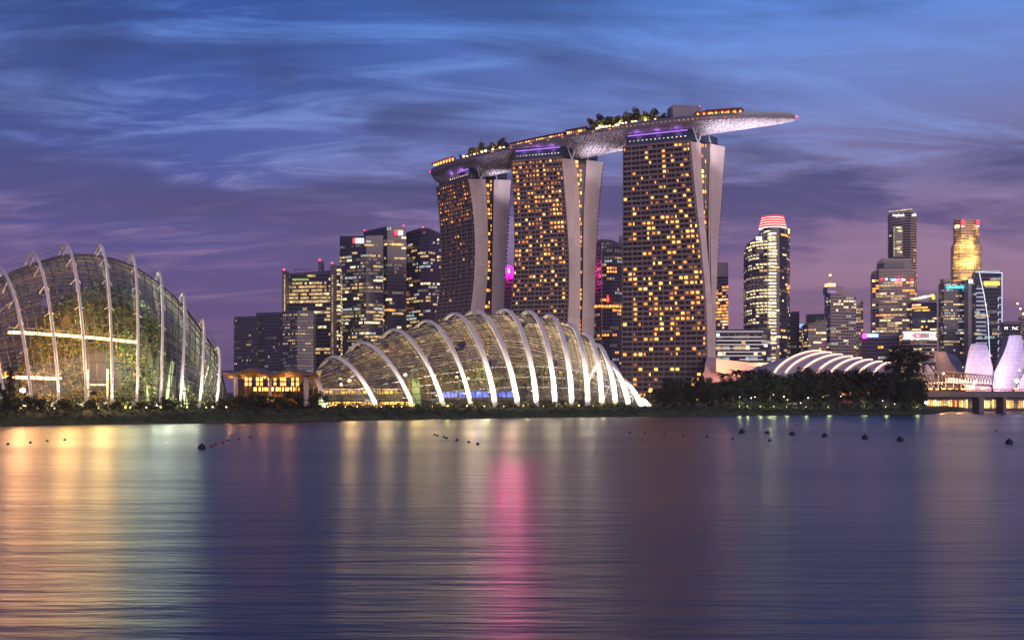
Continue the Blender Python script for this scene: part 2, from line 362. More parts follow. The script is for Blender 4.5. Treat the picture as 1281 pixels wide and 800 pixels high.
# ------------------------------------------------------------ hotel towers
def polyx(pts):
    ys = [p[1] for p in pts]; xs = [p[0] for p in pts]; c = np.polyfit(ys, xs, min(3, len(pts)-1)); y0, y1 = min(ys), max(ys)
    def f(y):
        if y > y1:   # carry the edge straight on below the last reading
            s = (np.polyval(c, y1)-np.polyval(c, y1-6))/6; return float(np.polyval(c, y1)+s*.6*(y-y1))
        return float(np.polyval(c, max(y, y0)))
    return f
TOPZ = 190.0; BASEZ = 3.0
def hotel_tower(label, edges, Ys, rows, cols, litf, seed, gapcols):
    """edges: A left of the broad face, B its right end, C, D, E along the end; each a list of (px, y); Ys their depths"""
    rg = random.Random(seed)
    fx = {k: polyx(v) for k, v in edges.items()}
    def P(k, z, off=0):
        Y = Ys[k]; y = HY-(z-CAMZ)*F/Y
        return Vector(((fx[k](y)-CX)/F*Y, Y, z))
    root = thing('hotel_tower', label, 'hotel tower', (P('B', 0).x, Ys['B'], 0), 'curved hotel towers carrying the long roof deck')
    zs = list(np.linspace(BASEZ, TOPZ, 34))
    n0 = (P('B', 100)-P('A', 100)); nF = Vector((n0.y, -n0.x, 0)).normalized()      # outward from the broad face
    e0 = (P('C', 100)-P('B', 100)); nE = Vector((e0.y, -e0.x, 0)).normalized()
    REC = 1.6
    def body(name, a, b, back, m, inset=0.0, z0=BASEZ, z1=TOPZ, top=0):
        r = []
        for z in [q for q in zs if z0 <= q <= z1]:
            off = -nF*inset; pa = P(a, z)+off; pb = P(b, z)+off+nE*(-top)
            r.append([pa, pb, pb+back(z), pa+back(z)])
        return MB().loft(r).build(name, m, root)
    # slab 1 : A-B-C ; slab 2 : D-E, both run back beside A
    r1 = []; r2 = []; r3 = []
    for z in zs:
        A, B, C, D, E_ = [P(k, z) for k in 'ABCDE']
        v = A-B
        i = -nF*REC
        r1.append([A+i, B+i, C-nE*.5, C-nE*.5+v])
        if (E_-D).length > .1: r2.append([D-nE*.5, E_-nE*.5, E_-nE*.5+v, D-nE*.5+v])
        g = -nE*1.2; r3.append([C+g-Vector((2, 0, 0)), D+g+Vector((2, 0, 0)), D+g+v*.9, C+g+v*.9])
    MB().loft(r1).build('front_slab', M['hotelglass'], root)
    MB().loft(r2).build('rear_slab', M['hotelglass'], root)
    MB().loft(r3).build('atrium', M['hotelglass'], root)
    # the pale end walls
    for a, b in (('B', 'C'), ('D', 'E')):
        r = [[P(a, z), P(b, z), P(b, z)-nE*2.2, P(a, z)-nE*2.2] for z in zs]
        MB().loft(r).build('end_wall', M['concrete'], root)
    # serrated balcony edge on the outer side of the rear slab
    mb = MB()
    for i in range(rows):
        z = BASEZ+(TOPZ-BASEZ)*(i+.5)/rows; p = P('E', z); mb.box((p.x+.4, p.y+3, z), (1.0, 5, 1.3))
    mb.build('side_balcony_edge', M['parapet'], root)
    # balcony rows
    fh = (TOPZ-BASEZ)/rows
    def S(u, z, out=0): return P('A', z).lerp(P('B', z), u)-nF*(REC-out)
    for i in range(rows):
        z0 = BASEZ+i*fh; z1 = z0+fh; mb = MB(); ph = fh*.40
        q = [S(0, z0, 0), S(1, z0, 0), S(1, z0, REC), S(0, z0, REC)]
        t_ = [S(0, z0+ph, 0), S(1, z0+ph, 0), S(1, z0+ph, REC), S(0, z0+ph, REC)]
        mb.add(q+t_, [(0, 1, 2, 3), (7, 6, 5, 4), (3, 2, 6, 7), (0, 3, 7, 4), (1, 5, 6, 2)])
        for j in range(cols+1):
            u = j/cols; w = .16/((P('B', z0)-P('A', z0)).length)*(2.2 if j % 2 == 0 else 1); u0, u1 = max(0, u-w), min(1, u+w)
            o_ = REC*(.98 if j % 2 == 0 else .7)
            mb.add([S(u0, z0+ph, 0), S(u1, z0+ph, 0), S(u1, z0+ph, o_), S(u0, z0+ph, o_), S(u0, z1, 0), S(u1, z1, 0), S(u1, z1, o_), S(u0, z1, o_)],
                   [(0, 1, 2, 3), (3, 2, 6, 7), (0, 3, 7, 4), (1, 5, 6, 2)])
        mb.build('balcony_row', M['parapet'], root)
    mb = MB(); mb.add([S(0, TOPZ, 0), S(1, TOPZ, 0), S(1, TOPZ, REC), S(0, TOPZ, REC)]+[S(0, TOPZ+1.4, 0), S(1, TOPZ+1.4, 0), S(1, TOPZ+1.4, REC), S(0, TOPZ+1.4, REC)], [(0, 1, 2, 3), (7, 6, 5, 4), (3, 2, 6, 7), (0, 3, 7, 4), (1, 5, 6, 2), (0, 4, 5, 1)]); mb.build('coping', M['parapet'], root)
    wins = []
    for i in range(rows):
        z0 = BASEZ+i*fh
        for j in range(cols):
            k = litf(i/rows, j/cols, rg)
            if not k: continue
            u0 = (j+.20)/cols; u1 = (j+.82)/cols
            if rg.random() < .3: u1 = (j+.48)/cols
            wins.append((k, [S(u0, z0+fh*.42, .05), S(u1, z0+fh*.42, .05), S(u1, z0+fh*.93, .05), S(u0, z0+fh*.93, .05)]))
    for i in range(rows):
        z0 = BASEZ+i*fh; C_, D_ = P('C', z0), P('D', z0); wd = D_.x-C_.x
        if wd < 1.5: continue
        for j in range(gapcols):
            if rg.random() < .45: continue
            u0 = (j+.15)/gapcols; u1 = (j+.8)/gapcols; g = -nE*1.05
            a = C_.lerp(D_, u0)+g; b = C_.lerp(D_, u1)+g; h1 = Vector((0, 0, fh*.2)); h2 = Vector((0, 0, fh*.85))
            wins.append((rg.choice((5, 5, 6, 7)), [a+h1, b+h1, b+h2, a+h2]))
    rg.shuffle(wins)
    for k, q in wins[:100]: MB().quad(*q).build('window', WM[k], root)
    if wins[100:]:
        mb = MB()
        for k, q in wins[100:]: mb.quad(*q, mi=k)
        tag(mb.build('window', WM, root), kind='stuff')
    # dark glass crown, violet light strip, lantern row, V strut
    A, B, C, D, E_ = [P(k, TOPZ) for k in 'ABCDE']; v = A-B
    i = -nF*2.2
    for nm, a, b in (('crown_glass', A, C), ('crown_glass', D, E_)):
        aa = (a+i+(b-a)*.03); bb = b-nE*2.5+(a-b)*.12
        if nm and a is A: rr = [[A+i+Vector((0, 0, z)) - (A-B)*.04, B+i+Vector((0, 0, z)), C-nE*3+Vector((-1, 0, z)), C-nE*3+v*.96+Vector((-1, 0, z))] for z in (1.41, 9.5)]
        else: rr = [[D-nE*3+Vector((1, 0, z)), E_-nE*3+Vector((-3, 0, z)), E_-nE*3+Vector((-3, 0, z))+v*.9, D-nE*3+Vector((1, 0, z))+v*.9] for z in (.02, 7)]
        MB().loft(rr).build(nm, M['navy'], root)
    mb = MB(); mb2 = MB()
    a = A-v*.07+i*.9-nF*-.5; b = B+v*.05+i*.9-nF*-.5
    d = (b-a).normalized()
    mb.sweep([a+Vector((0, 0, 8.6)), b+Vector((0, 0, 8.9))], (0, 0, 1), .4, .6, 6)
    mb.build('violet_light_strip', M['violet'], root)
    n = 14
    for k in range(n):
        p = a.lerp(b, (k+.5)/n)+Vector((0, 0, 4.6)); mb2.box(p, (.9, .4, .45), math.atan2(d.y, d.x))
    mb2.build('lantern_row', M['wbright'], root)
    for k in range(3):
        p = a.lerp(b, (k+.5)/3)+Vector((0, 0, 8.2))-nF*-2.5
        light('violet_strip_light', 'POINT', p, 520, (.55, .25, 1), 2.0, parent=root)
    base = C.lerp(B, .25)+Vector((0, 0, -.2))-nE*.4
    for s_ in (-1, 1):
        MB().tube([base, base+Vector((s_*4.2, -1.0, 11.5))], .55, 8).build('strut', M['white'], root)
    base = D.lerp(E_, .2)+Vector((0, 0, 0))+nE*-2
    MB().tube([base, base+Vector((-3.2, -1, 10))], .4, 6).build('strut', M['white'], root)
    # added wash lights floating in open air, no fixtures: pale light on the hull
    for ox, oz, en in ((8, -16, 30000), (30, -14, 26000), (52, -12, 18000)):
        light('hull_wash_light', 'SPOT', C+Vector((ox, -24, oz)), en*(2.3 if label.startswith('nearest') else 1.1), (.90, .82, 1), 2.0, aim=C+Vector((ox+16, -4, 8)), spot=125, parent=root, blend=1)
    return root
def lit3(v, u, rg):
    p = .10
    if .72 > v > .22: p = .40
    if v >= .72: p = .28
    if v < .2: p = .26
    c = math.sin(u*23.7)*.5+.5; p *= (.35+1.3*c)
    if u < .1: p *= .2
    r_ = rg.random()
    if r_ < p: return rg.choice((5, 5, 6, 6, 7))
    return 0
def lit2(v, u, rg):
    p = .16+.55*max(0, (v-.35)/.65)
    c = math.sin(u*31)*.5+.5; p *= (.45+1.0*c)
    if v > .95: p = .7
    return rg.choice((5, 6, 5, 7, 7)) if rg.random() < p else 0
def lit1(v, u, rg):
    p = .09+(.55 if v > .80 else 0)
    return rg.choice((5, 7, 7, 7)) if rg.random() < p else 0
hotel_tower('furthest of the three curved hotel towers, with mostly dark balconies',
    dict(A=[(545.5, 236), (550, 282), (551.5, 325), (549.5, 362), (544, 397)], B=[(586, 224), (591, 262), (594.5, 300), (594, 337), (591, 362), (588.5, 390)],
         C=[(607, 224), (609.5, 262), (610.5, 300), (610, 337), (607.5, 375), (605.5, 390)], D=[(618, 224), (617, 275), (616, 325), (615, 386)], E=[(639, 224), (636, 275), (633, 325), (630.5, 386)]),
    dict(A=845, B=807, C=807, D=809, E=811), 55, 13, lit1, 3, 2)
hotel_tower('middle hotel tower with gold lit rooms, behind the ribbed glass greenhouse',
    dict(A=[(640, 210), (643, 289), (642, 345), (638, 390)], B=[(703, 199), (706.5, 240), (710, 281), (712, 330), (711, 390)],
         C=[(720, 202), (724, 244), (726, 296), (726, 345), (725.6, 401)], D=[(734, 201), (731, 251), (730, 308), (729, 383), (728, 416)], E=[(755, 202), (749.6, 251), (746, 300), (744, 383), (743, 420)]),
    dict(A=748, B=735, C=739, D=741, E=747), 55, 15, lit2, 4, 3)
hotel_tower('nearest and broadest hotel tower, dotted with amber rooms, under the pointed bow',
    dict(A=[(779, 185), (779, 260), (778.5, 340), (777.5, 478)], B=[(864, 177), (873, 268), (880, 336), (884, 471)],
         C=[(877, 179), (881, 268), (887, 336), (895, 471)], D=[(889, 179), (887, 268), (887.5, 336), (895.2, 471)], E=[(907, 184), (901, 268), (895.8, 380), (896, 471)]),
    dict(A=704, B=686, C=690, D=692, E=701), 51, 16, lit3, 5, 2)

# ------------------------------------------------------------ the roof deck
NE = [(538.6, 216.5), (541, 214), (547, 211.5), (566, 205), (585, 199), (611, 193), (640, 187), (687, 176), (734, 168), (781, 160.8), (830, 155), (870, 151.5), (910, 148.4), (945, 147.2), (975, 147), (990, 147.8), (996, 149)]
HZ = 202.0
ne = [Vector((X(px, (HZ-CAMZ)*F/(HY-y)), (HZ-CAMZ)*F/(HY-y), HZ)) for px, y in NE]
seg = [0]
for a, b in zip(ne, ne[1:]): seg.append(seg[-1]+(b-a).length)
tot = seg[-1]
def near(s): return Vector([float(np.interp(s*tot, seg, [p[i] for p in ne])) for i in range(3)])
# smooth the reading of the edge
SN = 90
cx_ = np.polyfit(np.array(seg)/tot, [p.x for p in ne], 6); cy_ = np.polyfit(np.array(seg)/tot, [p.y for p in ne], 4)
def edge(s): return Vector((float(np.polyval(cx_, s)), float(np.polyval(cy_, s)), HZ))
_ss = np.linspace(0, 1, 201); _pp = np.array([CX+F*edge(q).x/edge(q).y for q in _ss])
def s_px(px): return float(np.interp(px, _pp, _ss))
def sm(x): x = max(0, min(1, x)); return x*x*(3-2*x)
def notch(s, w):
    px = CX+F*edge(s).x/edge(s).y; k = 0
    for a_, b_ in ((540, 597), (636, 716), (778, 872)): k = max(k, sm((px-a_+5)/8)*sm((b_+4-px)/8))
    return 1-.78*k*sm((.72-w)/.2)
def width(s): return 38*min(1, (max(0, s)/.16)**.55 if s < .16 else 1, (max(0, 1-s)/.42)**.62 if s > .58 else 1)+.3
def dirn(s):
    a = edge(max(0, s-.01)); b = edge(min(1, s+.01)); t = (b-a).normalized(); return Vector((-t.y, t.x, 0))
dN = Vector((.28, .96, 0)).normalized()
def hullpt(s, w, dz):   # w 0..1 from the near to the far edge
    return edge(s)+dN*width(s)*w+Vector((0, 0, dz))
def hull_mat():
    m = mat('hull_panels', (.50, .45, .46), .5); t = m.node_tree; p = t.nodes['Principled BSDF']
    g = t.nodes.new('ShaderNodeTexCoord'); mp = t.nodes.new('ShaderNodeMapping'); mp.inputs['Scale'].default_value = (1, 1, 1)
    t.links.new(g.outputs['UV'], mp.inputs[0])
    w = t.nodes.new('ShaderNodeTexWave'); w.wave_type = 'BANDS'; w.bands_direction = 'DIAGONAL'; w.inputs['Scale'].default_value = 1.35; w.inputs['Distortion'].default_value = 7.0; w.inputs['Detail'].default_value = 3; w.inputs['Detail Scale'].default_value = 2.2
    t.links.new(mp.outputs[0], w.inputs['Vector'])
    cr = t.nodes.new('ShaderNodeValToRGB'); e = cr.color_ramp.elements; e[0].position = .2; e[0].color = (.30, .25, .27, 1); e[1].position = .75; e[1].color = (.80, .72, .74, 1)
    t.links.new(w.outputs['Fac'], cr.inputs[0]); t.links.new(cr.outputs[0], p.inputs['Base Color'])
    b = t.nodes.new('ShaderNodeBump'); b.inputs['Strength'].default_value = .7; b.inputs['Distance'].default_value = .6
    t.links.new(w.outputs['Fac'], b.inputs['Height']); t.links.new(b.outputs[0], p.inputs['Normal'])
    return m
park = thing('roof_deck', 'long boat shaped garden deck lying across the tops of the three hotel towers', 'roof deck', (0, 700, 190))
rings = []; uvs = []
for i in range(SN+1):
    s = i/SN; dep = 11.2*min(1, (s/.05)**.5 if s < .05 else 1, ((1-s)/.5)**.55 if s > .5 else 1)+.2; r = []
    for j in range(15):
        th = math.pi*j/14; w = (1-math.cos(th))/2; r.append(hullpt(s, w, -dep*math.sin(th)**.85*notch(s, w)))
    rings.append(r)
mb = MB(); mb.loft(rings, closed=False); hull = mb.build('hull', hull_mat(), park, smooth=True)
uv = hull.data.uv_layers.new(name='UVMap'); k = 0
for pl in hull.data.polygons:
    for li in pl.loop_indices:
        vi = hull.data.loops[li].vertex_index; uv.data[li].uv = ((vi//15)/SN*48, (vi % 15)/14*5)
def wall_strip(s0, s1, w, z0, z1, th, n=60, mb=None, mi=0):
    mb = mb or MB(); rr = []
    for i in range(n+1):
        s = s0+(s1-s0)*i/n; a = hullpt(s, w, z0); b = hullpt(s, w, z1); o = dN*th
        rr.append([a, b, b+o, a+o])
    return mb.loft(rr, mi)
wall_strip(.003, .995, 0, -.2, 2.6, .8).build('parapet', mat('deck_fascia', (.20, .17, .21), .5, noise=.15, nscale=.2), park)
wall_strip(.003, .995, 1, -.2, 2.6, -.8).build('parapet', M['parapet'], park)
rr = [[hullpt(i/SN, .02, .5), hullpt(i/SN, .98, .5)] for i in range(SN+1)]
MB().loft(rr, closed=False).build('deck', mat('deck_paving', (.22, .18, .16), .7), park)
gl = mat('rail_glass', (.10, .16, .18), .1)
wall_strip(.62, .99, .0, 2.62, 3.9, .12).build('glass_rail', gl, park)
mb = MB()
for s in list(np.arange(.60, .88, .0095)): p = hullpt(s, -.003, 1.3); mb.box(p, (1.1, .3, .75), mi=0)
tag(mb.build('fascia_light', M['wamber3'], park), kind='stuff')
for s in (.27, .33, .39, .44, .48, .52, .56, .60): MB().box(hullpt(s, -.004, 1.0), (3.2, .3, .9)).build('fascia_opening', M['wamber3'], park)
for s in (.0015, .999): MB().lathe([(.1, -.9), (.8, -.5), (.9, .2), (.1, .9)], hullpt(s, .4, 1.5), 8).build('beacon', M['red'], park)
# machine room, restaurants, mast on the deck
o = thing('plant_room', 'grey windowless block standing on the roof deck above the broadest tower', 'plant room', hullpt(s_px(857), .4, .5))
p0 = hullpt(s_px(857), .42, .5)
gm = mat('grey_cladding', (.20, .20, .27), .5, noise=.1, nscale=.2)
MB().box((p0.x-2, p0.y, p0.z+6.2), (21, 12, 12.4), R(12)).build('wall', gm, o); MB().box((p0.x-1, p0.y, p0.z+13.2), (7, 4, 1.6), R(12)).build('vent_housing', gm, o)
for sx in (-11, 9): MB().lathe([(.05, 0), (.4, .2), (.35, .8), (.05, 1)], (p0.x+sx, p0.y-2, p0.z+12.5), 6).build('beacon', M['red'], o)
def deck_house(s0, s1, h, label, n):
    o = thing('deck_pavilion', label, 'pavilion', hullpt((s0+s1)/2, .3, .5)); mb = MB(); wall_strip(s0, s1, .22, .5, h, 8, 20, mb); mb.build('wall', M['hotelglass'], o)
    mb = MB(); wall_strip(s0-.004, s1+.004, .2, h, h+.5, 9.5, 20, mb); mb.build('roof', mat('pavilion_roof', (.16, .09, .08), .6), o)
    for k in range(n):
        s = s0+(s1-s0)*(k+.5)/n; c = rg.choice((5, 6, 7, 7)); MB().box(hullpt(s, .205, h*.68), ((s1-s0)*tot/n*.5, .25, h*.34)).build('window', WM[c], o)
deck_house(s_px(634), s_px(702), 7.0, 'long low restaurant with small amber windows on the roof deck before the trees', 20)
deck_house(s_px(706), s_px(730), 8.0, 'taller dark pavilion just left of the tree grove on the roof deck', 10)
deck_house(s_px(884), s_px(926), 8.0, 'dark bar pavilion with amber windows right of the grey block on the roof deck', 10)
o = thing('mast', 'thin mast with cross arms near the pointed end of the roof deck', 'mast', hullpt(.905, .4, .5)); p0 = hullpt(.905, .4, .5)
MB().tube([p0, p0+Vector((0, 0, 13))], .22).build('pole', M['white'], o)
mb = MB()
for k, wd in ((8.2, 3.6), (9.6, 2.4)): mb.tube([p0+Vector((-wd, 0, k)), p0+Vector((wd, 0, k))], .2)
mb.build('cross_arm', M['white'], o)
# red parasols
def parasol():
    o = thing('parasol', 'small red parasol lit from below on the roof deck', 'parasol', group='red parasols on the roof deck')
    MB().lathe([(1.6, 2.5), (1.3, 2.75), (.5, 3.2), (.05, 3.4)], n=8).build('canopy', M['redpaint'], o); MB().lathe([(.06, 0), (.06, 2.6)], n=5).build('pole', M['steel'], o)
    MB().lathe([(.05, 1.9), (.3, 2.05), (.3, 2.3), (.05, 2.4)], n=6).build('lamp', M['bulbo'], o); kids(o); return o
PP = Pool([parasol()])
for k in range(15): s = .025+.0065*k; PP.place(0, hullpt(s, .15+.12*(k % 2), 1.6), 0, 1.9, label='small red parasol at the far narrow end of the roof deck', group='red parasols at the narrow end of the deck')
for k in range(22): s = .79+.0042*k; PP.place(0, hullpt(s, .15+.2*(k % 3), 1.6), 0, 1.8, label='small red parasol on the pointed end of the roof deck', group='red parasols on the pointed end of the deck')
# people on the pointed deck
def person(seed):
    rg = random.Random(seed); me = bpy.data.meshes.new('person')
    v = [(0, 0, .95), (0, 0, 1.2), (0, 0, 1.42), (0, 0, 1.52), (0, .02, 1.66), (.1, 0, .9), (.11, .03, .5), (.12, 0, .08), (.12, -.12, .03), (-.1, 0, .9), (-.12, -.03, .5), (-.13, .04, .08), (-.13, -.1, .03), (.2, 0, 1.4), (.27, -.02, 1.12), (.24, -.14, .9), (-.2, 0, 1.4), (-.28, 0, 1.12), (-.26, -.05, .86), (0, -.01, 1.75)]
    e = [(0, 1), (1, 2), (2, 3), (3, 4), (0, 5), (5, 6), (6, 7), (7, 8), (0, 9), (9, 10), (10, 11), (11, 12), (2, 13), (13, 14), (14, 15), (2, 16), (16, 17), (17, 18), (4, 19)]
    me.from_pydata(v, e, []); o = bpy.data.objects.new('person', me); COL.objects.link(o)
    sm = o.modifiers.new('s', 'SKIN'); rad = [.15, .16, .13, .06, .10, .1, .07, .045, .04, .1, .07, .045, .04, .07, .045, .035, .07, .045, .035, .07]
    for i, r_ in enumerate(rad): me.skin_vertices[0].data[i].radius = (r_, r_*.8 if i < 3 else r_)
    me.skin_vertices[0].data[0].use_root = True
    o.modifiers.new('u', 'SUBSURF').levels = 1; o.modifiers['u'].render_levels = 1; me.materials.append(mat('dark_clothes', (.05, .07, .09), .8))
    return tag(o, 'visitor in dark clothes standing at the glass rail of the pointed deck', 'person', 'visitors along the rail of the pointed deck')
p1 = person(1)
for k in range(22):
    o = p1 if k == 0 else p1.copy()
    if k: COL.objects.link(o)
    s = .868+.0052*k+rg.uniform(-.001, .001); o.location = hullpt(s, rg.uniform(.04, .2), 2.4); o.rotation_euler = (0, 0, rg.uniform(0, 6.2)); o.scale = (1.2, 1.2, 1.2)
MB().loft([[hullpt(.86+.132*i/12, .03, 2.3), hullpt(.86+.132*i/12, .9, 2.3), hullpt(.86+.132*i/12, .9, 2.0), hullpt(.86+.132*i/12, .03, 2.0)] for i in range(13)]).build('viewing_platform', M['steel'], park)
# deck trees and garden lamps
DT = Pool([make_tree('garden_tree', 'x', 'tree', 40+k, 8.5, 3.4, .3, mats=[M['leaf'], M['leaf2']], nl=14, per=60, leaf=.5, trunk_r=.2) for k in range(3)])
def bulb_thing(name, label, group, m, r=.5, post=2.0):
    o = thing(name, label, 'lamp', group=group); MB().lathe([(.05, post), (r, post+r*.5), (r, post+r*1.3), (.05, post+r*1.8)], n=8).build('bulb', m, o)
    MB().lathe([(.07, 0), (.06, post)], n=5).build('post', M['steeldark'], o); kids(o); return o
GL = Pool([bulb_thing('garden_lamp', 'x', 'x', M['bulb'], .75, 1.6)])
for k in range(14): s = s_px(572+4.4*k); DT.place(k, hullpt(s, .22+.12*(k % 3), .5), k*1.3, rg.uniform(1.15, 1.5)*(1 if k > 2 else .65), 'bushy tree in the small planted garden at the narrow end of the roof deck', 'trees at the narrow end of the roof deck')
for k in range(26): s = s_px(735+3.9*k)+rg.uniform(-.002, .002); DT.place(k, hullpt(s, .22+.13*(k % 3), .5), k*1.7, rg.uniform(1.25, 1.65) if k < 22 else .95, 'bushy tree of the grove on the middle of the roof deck', 'trees of the roof deck grove')
for k in range(12): s = s_px(578+4.6*k); GL.place(0, hullpt(s, .1, 1.8), 0, rg.uniform(.7, 1.25), 'warm garden lamp below the trees at the narrow end of the deck', 'garden lamps at the narrow end of the deck')
for k in range(22): s = s_px(737+4.1*k); GL.place(0, hullpt(s, .1, 1.6+1.6*rg.random()), 0, rg.uniform(.6, 1.25), 'warm garden lamp glowing below the deck grove', 'garden lamps of the deck grove')
for s in map(s_px, (590, 612, 748, 775, 802)): light('grove_light', 'POINT', hullpt(s, .06, 5.5), 8000, (1, .6, .2), .6)

# ------------------------------------------------------------ ribbed glass domes
def cinterp(xs, u):
    """smooth reading of a list at fractional index u (Catmull-Rom)"""
    n = len(xs); i = max(0, min(n-2, int(math.floor(u)))); t = u-i
    p0 = xs[max(0, i-1)]; p1 = xs[i]; p2 = xs[i+1]; p3 = xs[min(n-1, i+2)]
    return .5*((2*p1)+(-p0+p2)*t+(2*p0-5*p1+4*p2-p3)*t*t+(-p0+3*p1-3*p2+p3)*t**3)
class Dome:
    def __init__(s, Fp, Ap, Bp, p, q): s.F, s.A, s.B, s.p, s.q = Fp, Ap, Bp, p, q
    def pt(s, u, th, inset=0, drop=0):
        Fv = cinterp(s.F, u); Av = cinterp(s.A, u); Bv = cinterp(s.B, u)
        if inset or drop:
            d = (Bv-Fv); d.z = 0; dl = d.length; k = min(inset, dl*.25)/max(dl, .01); Fv = Fv+d*k; Bv = Bv-d*k
            h = Av.z-Fv.z; Av = Av-Vector((0, 0, min(drop, h*.32)))
        Mv = (Fv+Bv)/2; h = (Bv-Fv)/2; c = math.cos(th); c = math.copysign(abs(c)**s.p, c)
        return Mv-h*c+(Av-Mv)*max(0, math.sin(th))**s.q
def glass_mat(name, tint):
    m = bpy.data.materials.new(name); m.use_nodes = True; t = m.node_tree
    for n in list(t.nodes): t.nodes.remove(n)
    tr = t.nodes.new('ShaderNodeBsdfTransparent'); tr.inputs[0].default_value = (*tint, 1)
    gb = t.nodes.new('ShaderNodeBsdfGlossy'); gb.inputs['Roughness'].default_value = .08; gb.inputs[0].default_value = (.75, .88, 1, 1)
    lw = t.nodes.new('ShaderNodeFresnel'); lw.inputs[0].default_value = 1.6
    mx = t.nodes.new('ShaderNodeMixShader'); out = t.nodes.new('ShaderNodeOutputMaterial')
    ad = t.nodes.new('ShaderNodeMath'); ad.operation = 'MULTIPLY_ADD'; ad.inputs[1].default_value = .22; ad.inputs[2].default_value = .02; ad.use_clamp = True
    t.links.new(lw.outputs[0], ad.inputs[0]); t.links.new(ad.outputs[0], mx.inputs[0]); t.links.new(tr.outputs[0], mx.inputs[1]); t.links.new(gb.outputs[0], mx.inputs[2]); t.links.new(mx.outputs[0], out.inputs[0])
    return m
GLASS = glass_mat('greenhouse_glass', (.86, .88, .84))
def build_dome(root, D, u0, u1, nu, nt_, ribs, ra, rb, inset, drop, thick, struts, glow):
    rings = [[D.pt(u0+(u1-u0)*i/nu, math.pi*j/nt_, inset, drop) for j in range(nt_+1)] for i in range(nu+1)]
    MB().loft(rings, closed=False).build('glass_shell', GLASS, root, smooth=True)
    fr = MB().loft(rings, closed=False).build('steel_grid', M['steel'], root)
    w = fr.modifiers.new('w', 'WIREFRAME'); w.thickness = thick; w.use_even_offset = False; w.use_boundary = True
    rgb_ = random.Random(int(u1)); slat = MB()
    for i in range(nu):
        for j in range(int(nt_*.40), nt_):
            if rgb_.random() < .05: continue
            ua = u0+(u1-u0)*i/nu; ub = u0+(u1-u0)*(i+1)/nu
            for q in (.05, .38, .71):
                ta = math.pi*(j+q)/nt_; tb = math.pi*(j+q+.20)/nt_
                slat.quad(D.pt(ua, ta, inset+.5, drop+.5), D.pt(ub, ta, inset+.5, drop+.5), D.pt(ub, tb, inset+.5, drop+.5), D.pt(ua, tb, inset+.5, drop+.5), 1 if (j*7+int(q*10)*3) % 5 == 0 else 0)
    tag(slat.build('sun_blind', glow, root), kind='stuff')
    for k in ribs:
        path = [D.pt(k, math.pi*(.5-.5*math.cos(math.pi*j/40)) if False else math.pi*j/44) for j in range(45)]
        nrm = (D.B[k]-D.F[k]).cross(D.A[k]-D.F[k])
        rib = MB().sweep(path, nrm, ra(k) if callable(ra) else ra, rb, 8).build('rib', M['ribw'], root, smooth=True)
        mb = MB()
        for j in range(4, 36, struts):
            th = math.pi*j/44; a = D.pt(k, th)
            for du in (-.16, .16):
                if 0 < k+du < len(D.F)-1: b = D.pt(k+du, th+.03, inset, drop); mb.tube([a, b], .10, 4)
        mb.build('strut', M['ribw'], rib)
# --- the tall dome at the left
cf = [(-62, 511), (-30, 511), (6, 511), (40, 511), (74, 511), (108, 511), (140, 511), (171, 511), (200, 511), (225, 511), (249, 511), (270, 511), (284, 511)]
ca = [(-84, 500), (-66, 432), (-38, 375), (-4, 336), (38, 317), (80, 306), (124, 307), (164, 319), (198, 341), (228, 368), (253, 401), (272, 435), (284, 500)]
Wd = [8, 40, 62, 76, 86, 92, 92, 88, 80, 68, 54, 38, 8]
Fp = []; Ap = []; Bp = []
for (fx_, _), (ax, ay), w in zip(cf, ca, Wd):
    Yf = shoreY(max(fx_, 0))+17-(3 if fx_ > 200 else 0); z0 = landZ(fx_)
    Fp.append(Vector((X(fx_, Yf), Yf, z0))); Ya = Yf+w*.42; Ap.append(Vector((X(ax, Ya), Ya, Zy(ay, Ya)))); Yb = Yf+w; Bp.append(Vector((X(ax-22, Yb), Yb, z0)))
DC = Dome(Fp, Ap, Bp, 1.04, 1.28)
cloud_dome = thing('glass_dome', 'tall green filled glass dome with hooked white ribs at the water', 'greenhouse dome', (Fp[5].x, Fp[5].y, 5))
build_dome(cloud_dome, DC, 0, 12, 44, 25, range(2, 12), .50, .85, 2.0, 4.4, .50, 3, [mat('blind_grey_green', (.16, .17, .13), .7, noise=.4, nscale=.12), mat('blind_ochre', (.30, .24, .13), .7)])
for dz_, r_ in ((-.4, .09), (-2.0, .08)):
    MB().tube([DC.pt(2+9*i/60, math.pi*.5)+Vector((0, 0, dz_)) for i in range(61)], r_, 4).build('ridge_cable', M['steeldark'], cloud_dome)
for k in range(2, 12):
    f = DC.F[k]; a = DC.A[k]
    light('rib_uplight', 'SPOT', f+Vector((1.5, -7, .8)), 15000, (1, .84, .78), .4, aim=f.lerp(a, .55)+Vector((0, -6, 0)), spot=70, parent=cloud_dome)
# tilted inner props, pale green lit
for px, tp, y0 in ((208, 216, 452), (233, 228, 470), (186, 178, 455)):
    Yc = shoreY(px)+34; MB().tube([at(px, 508, Yc), at(tp, y0, Yc+12)], .75, 8).build('inner_prop', mat('prop_paint', (.20, .24, .16), .6) if 'prop_paint' not in bpy.data.materials else bpy.data.materials['prop_paint'], cloud_dome)
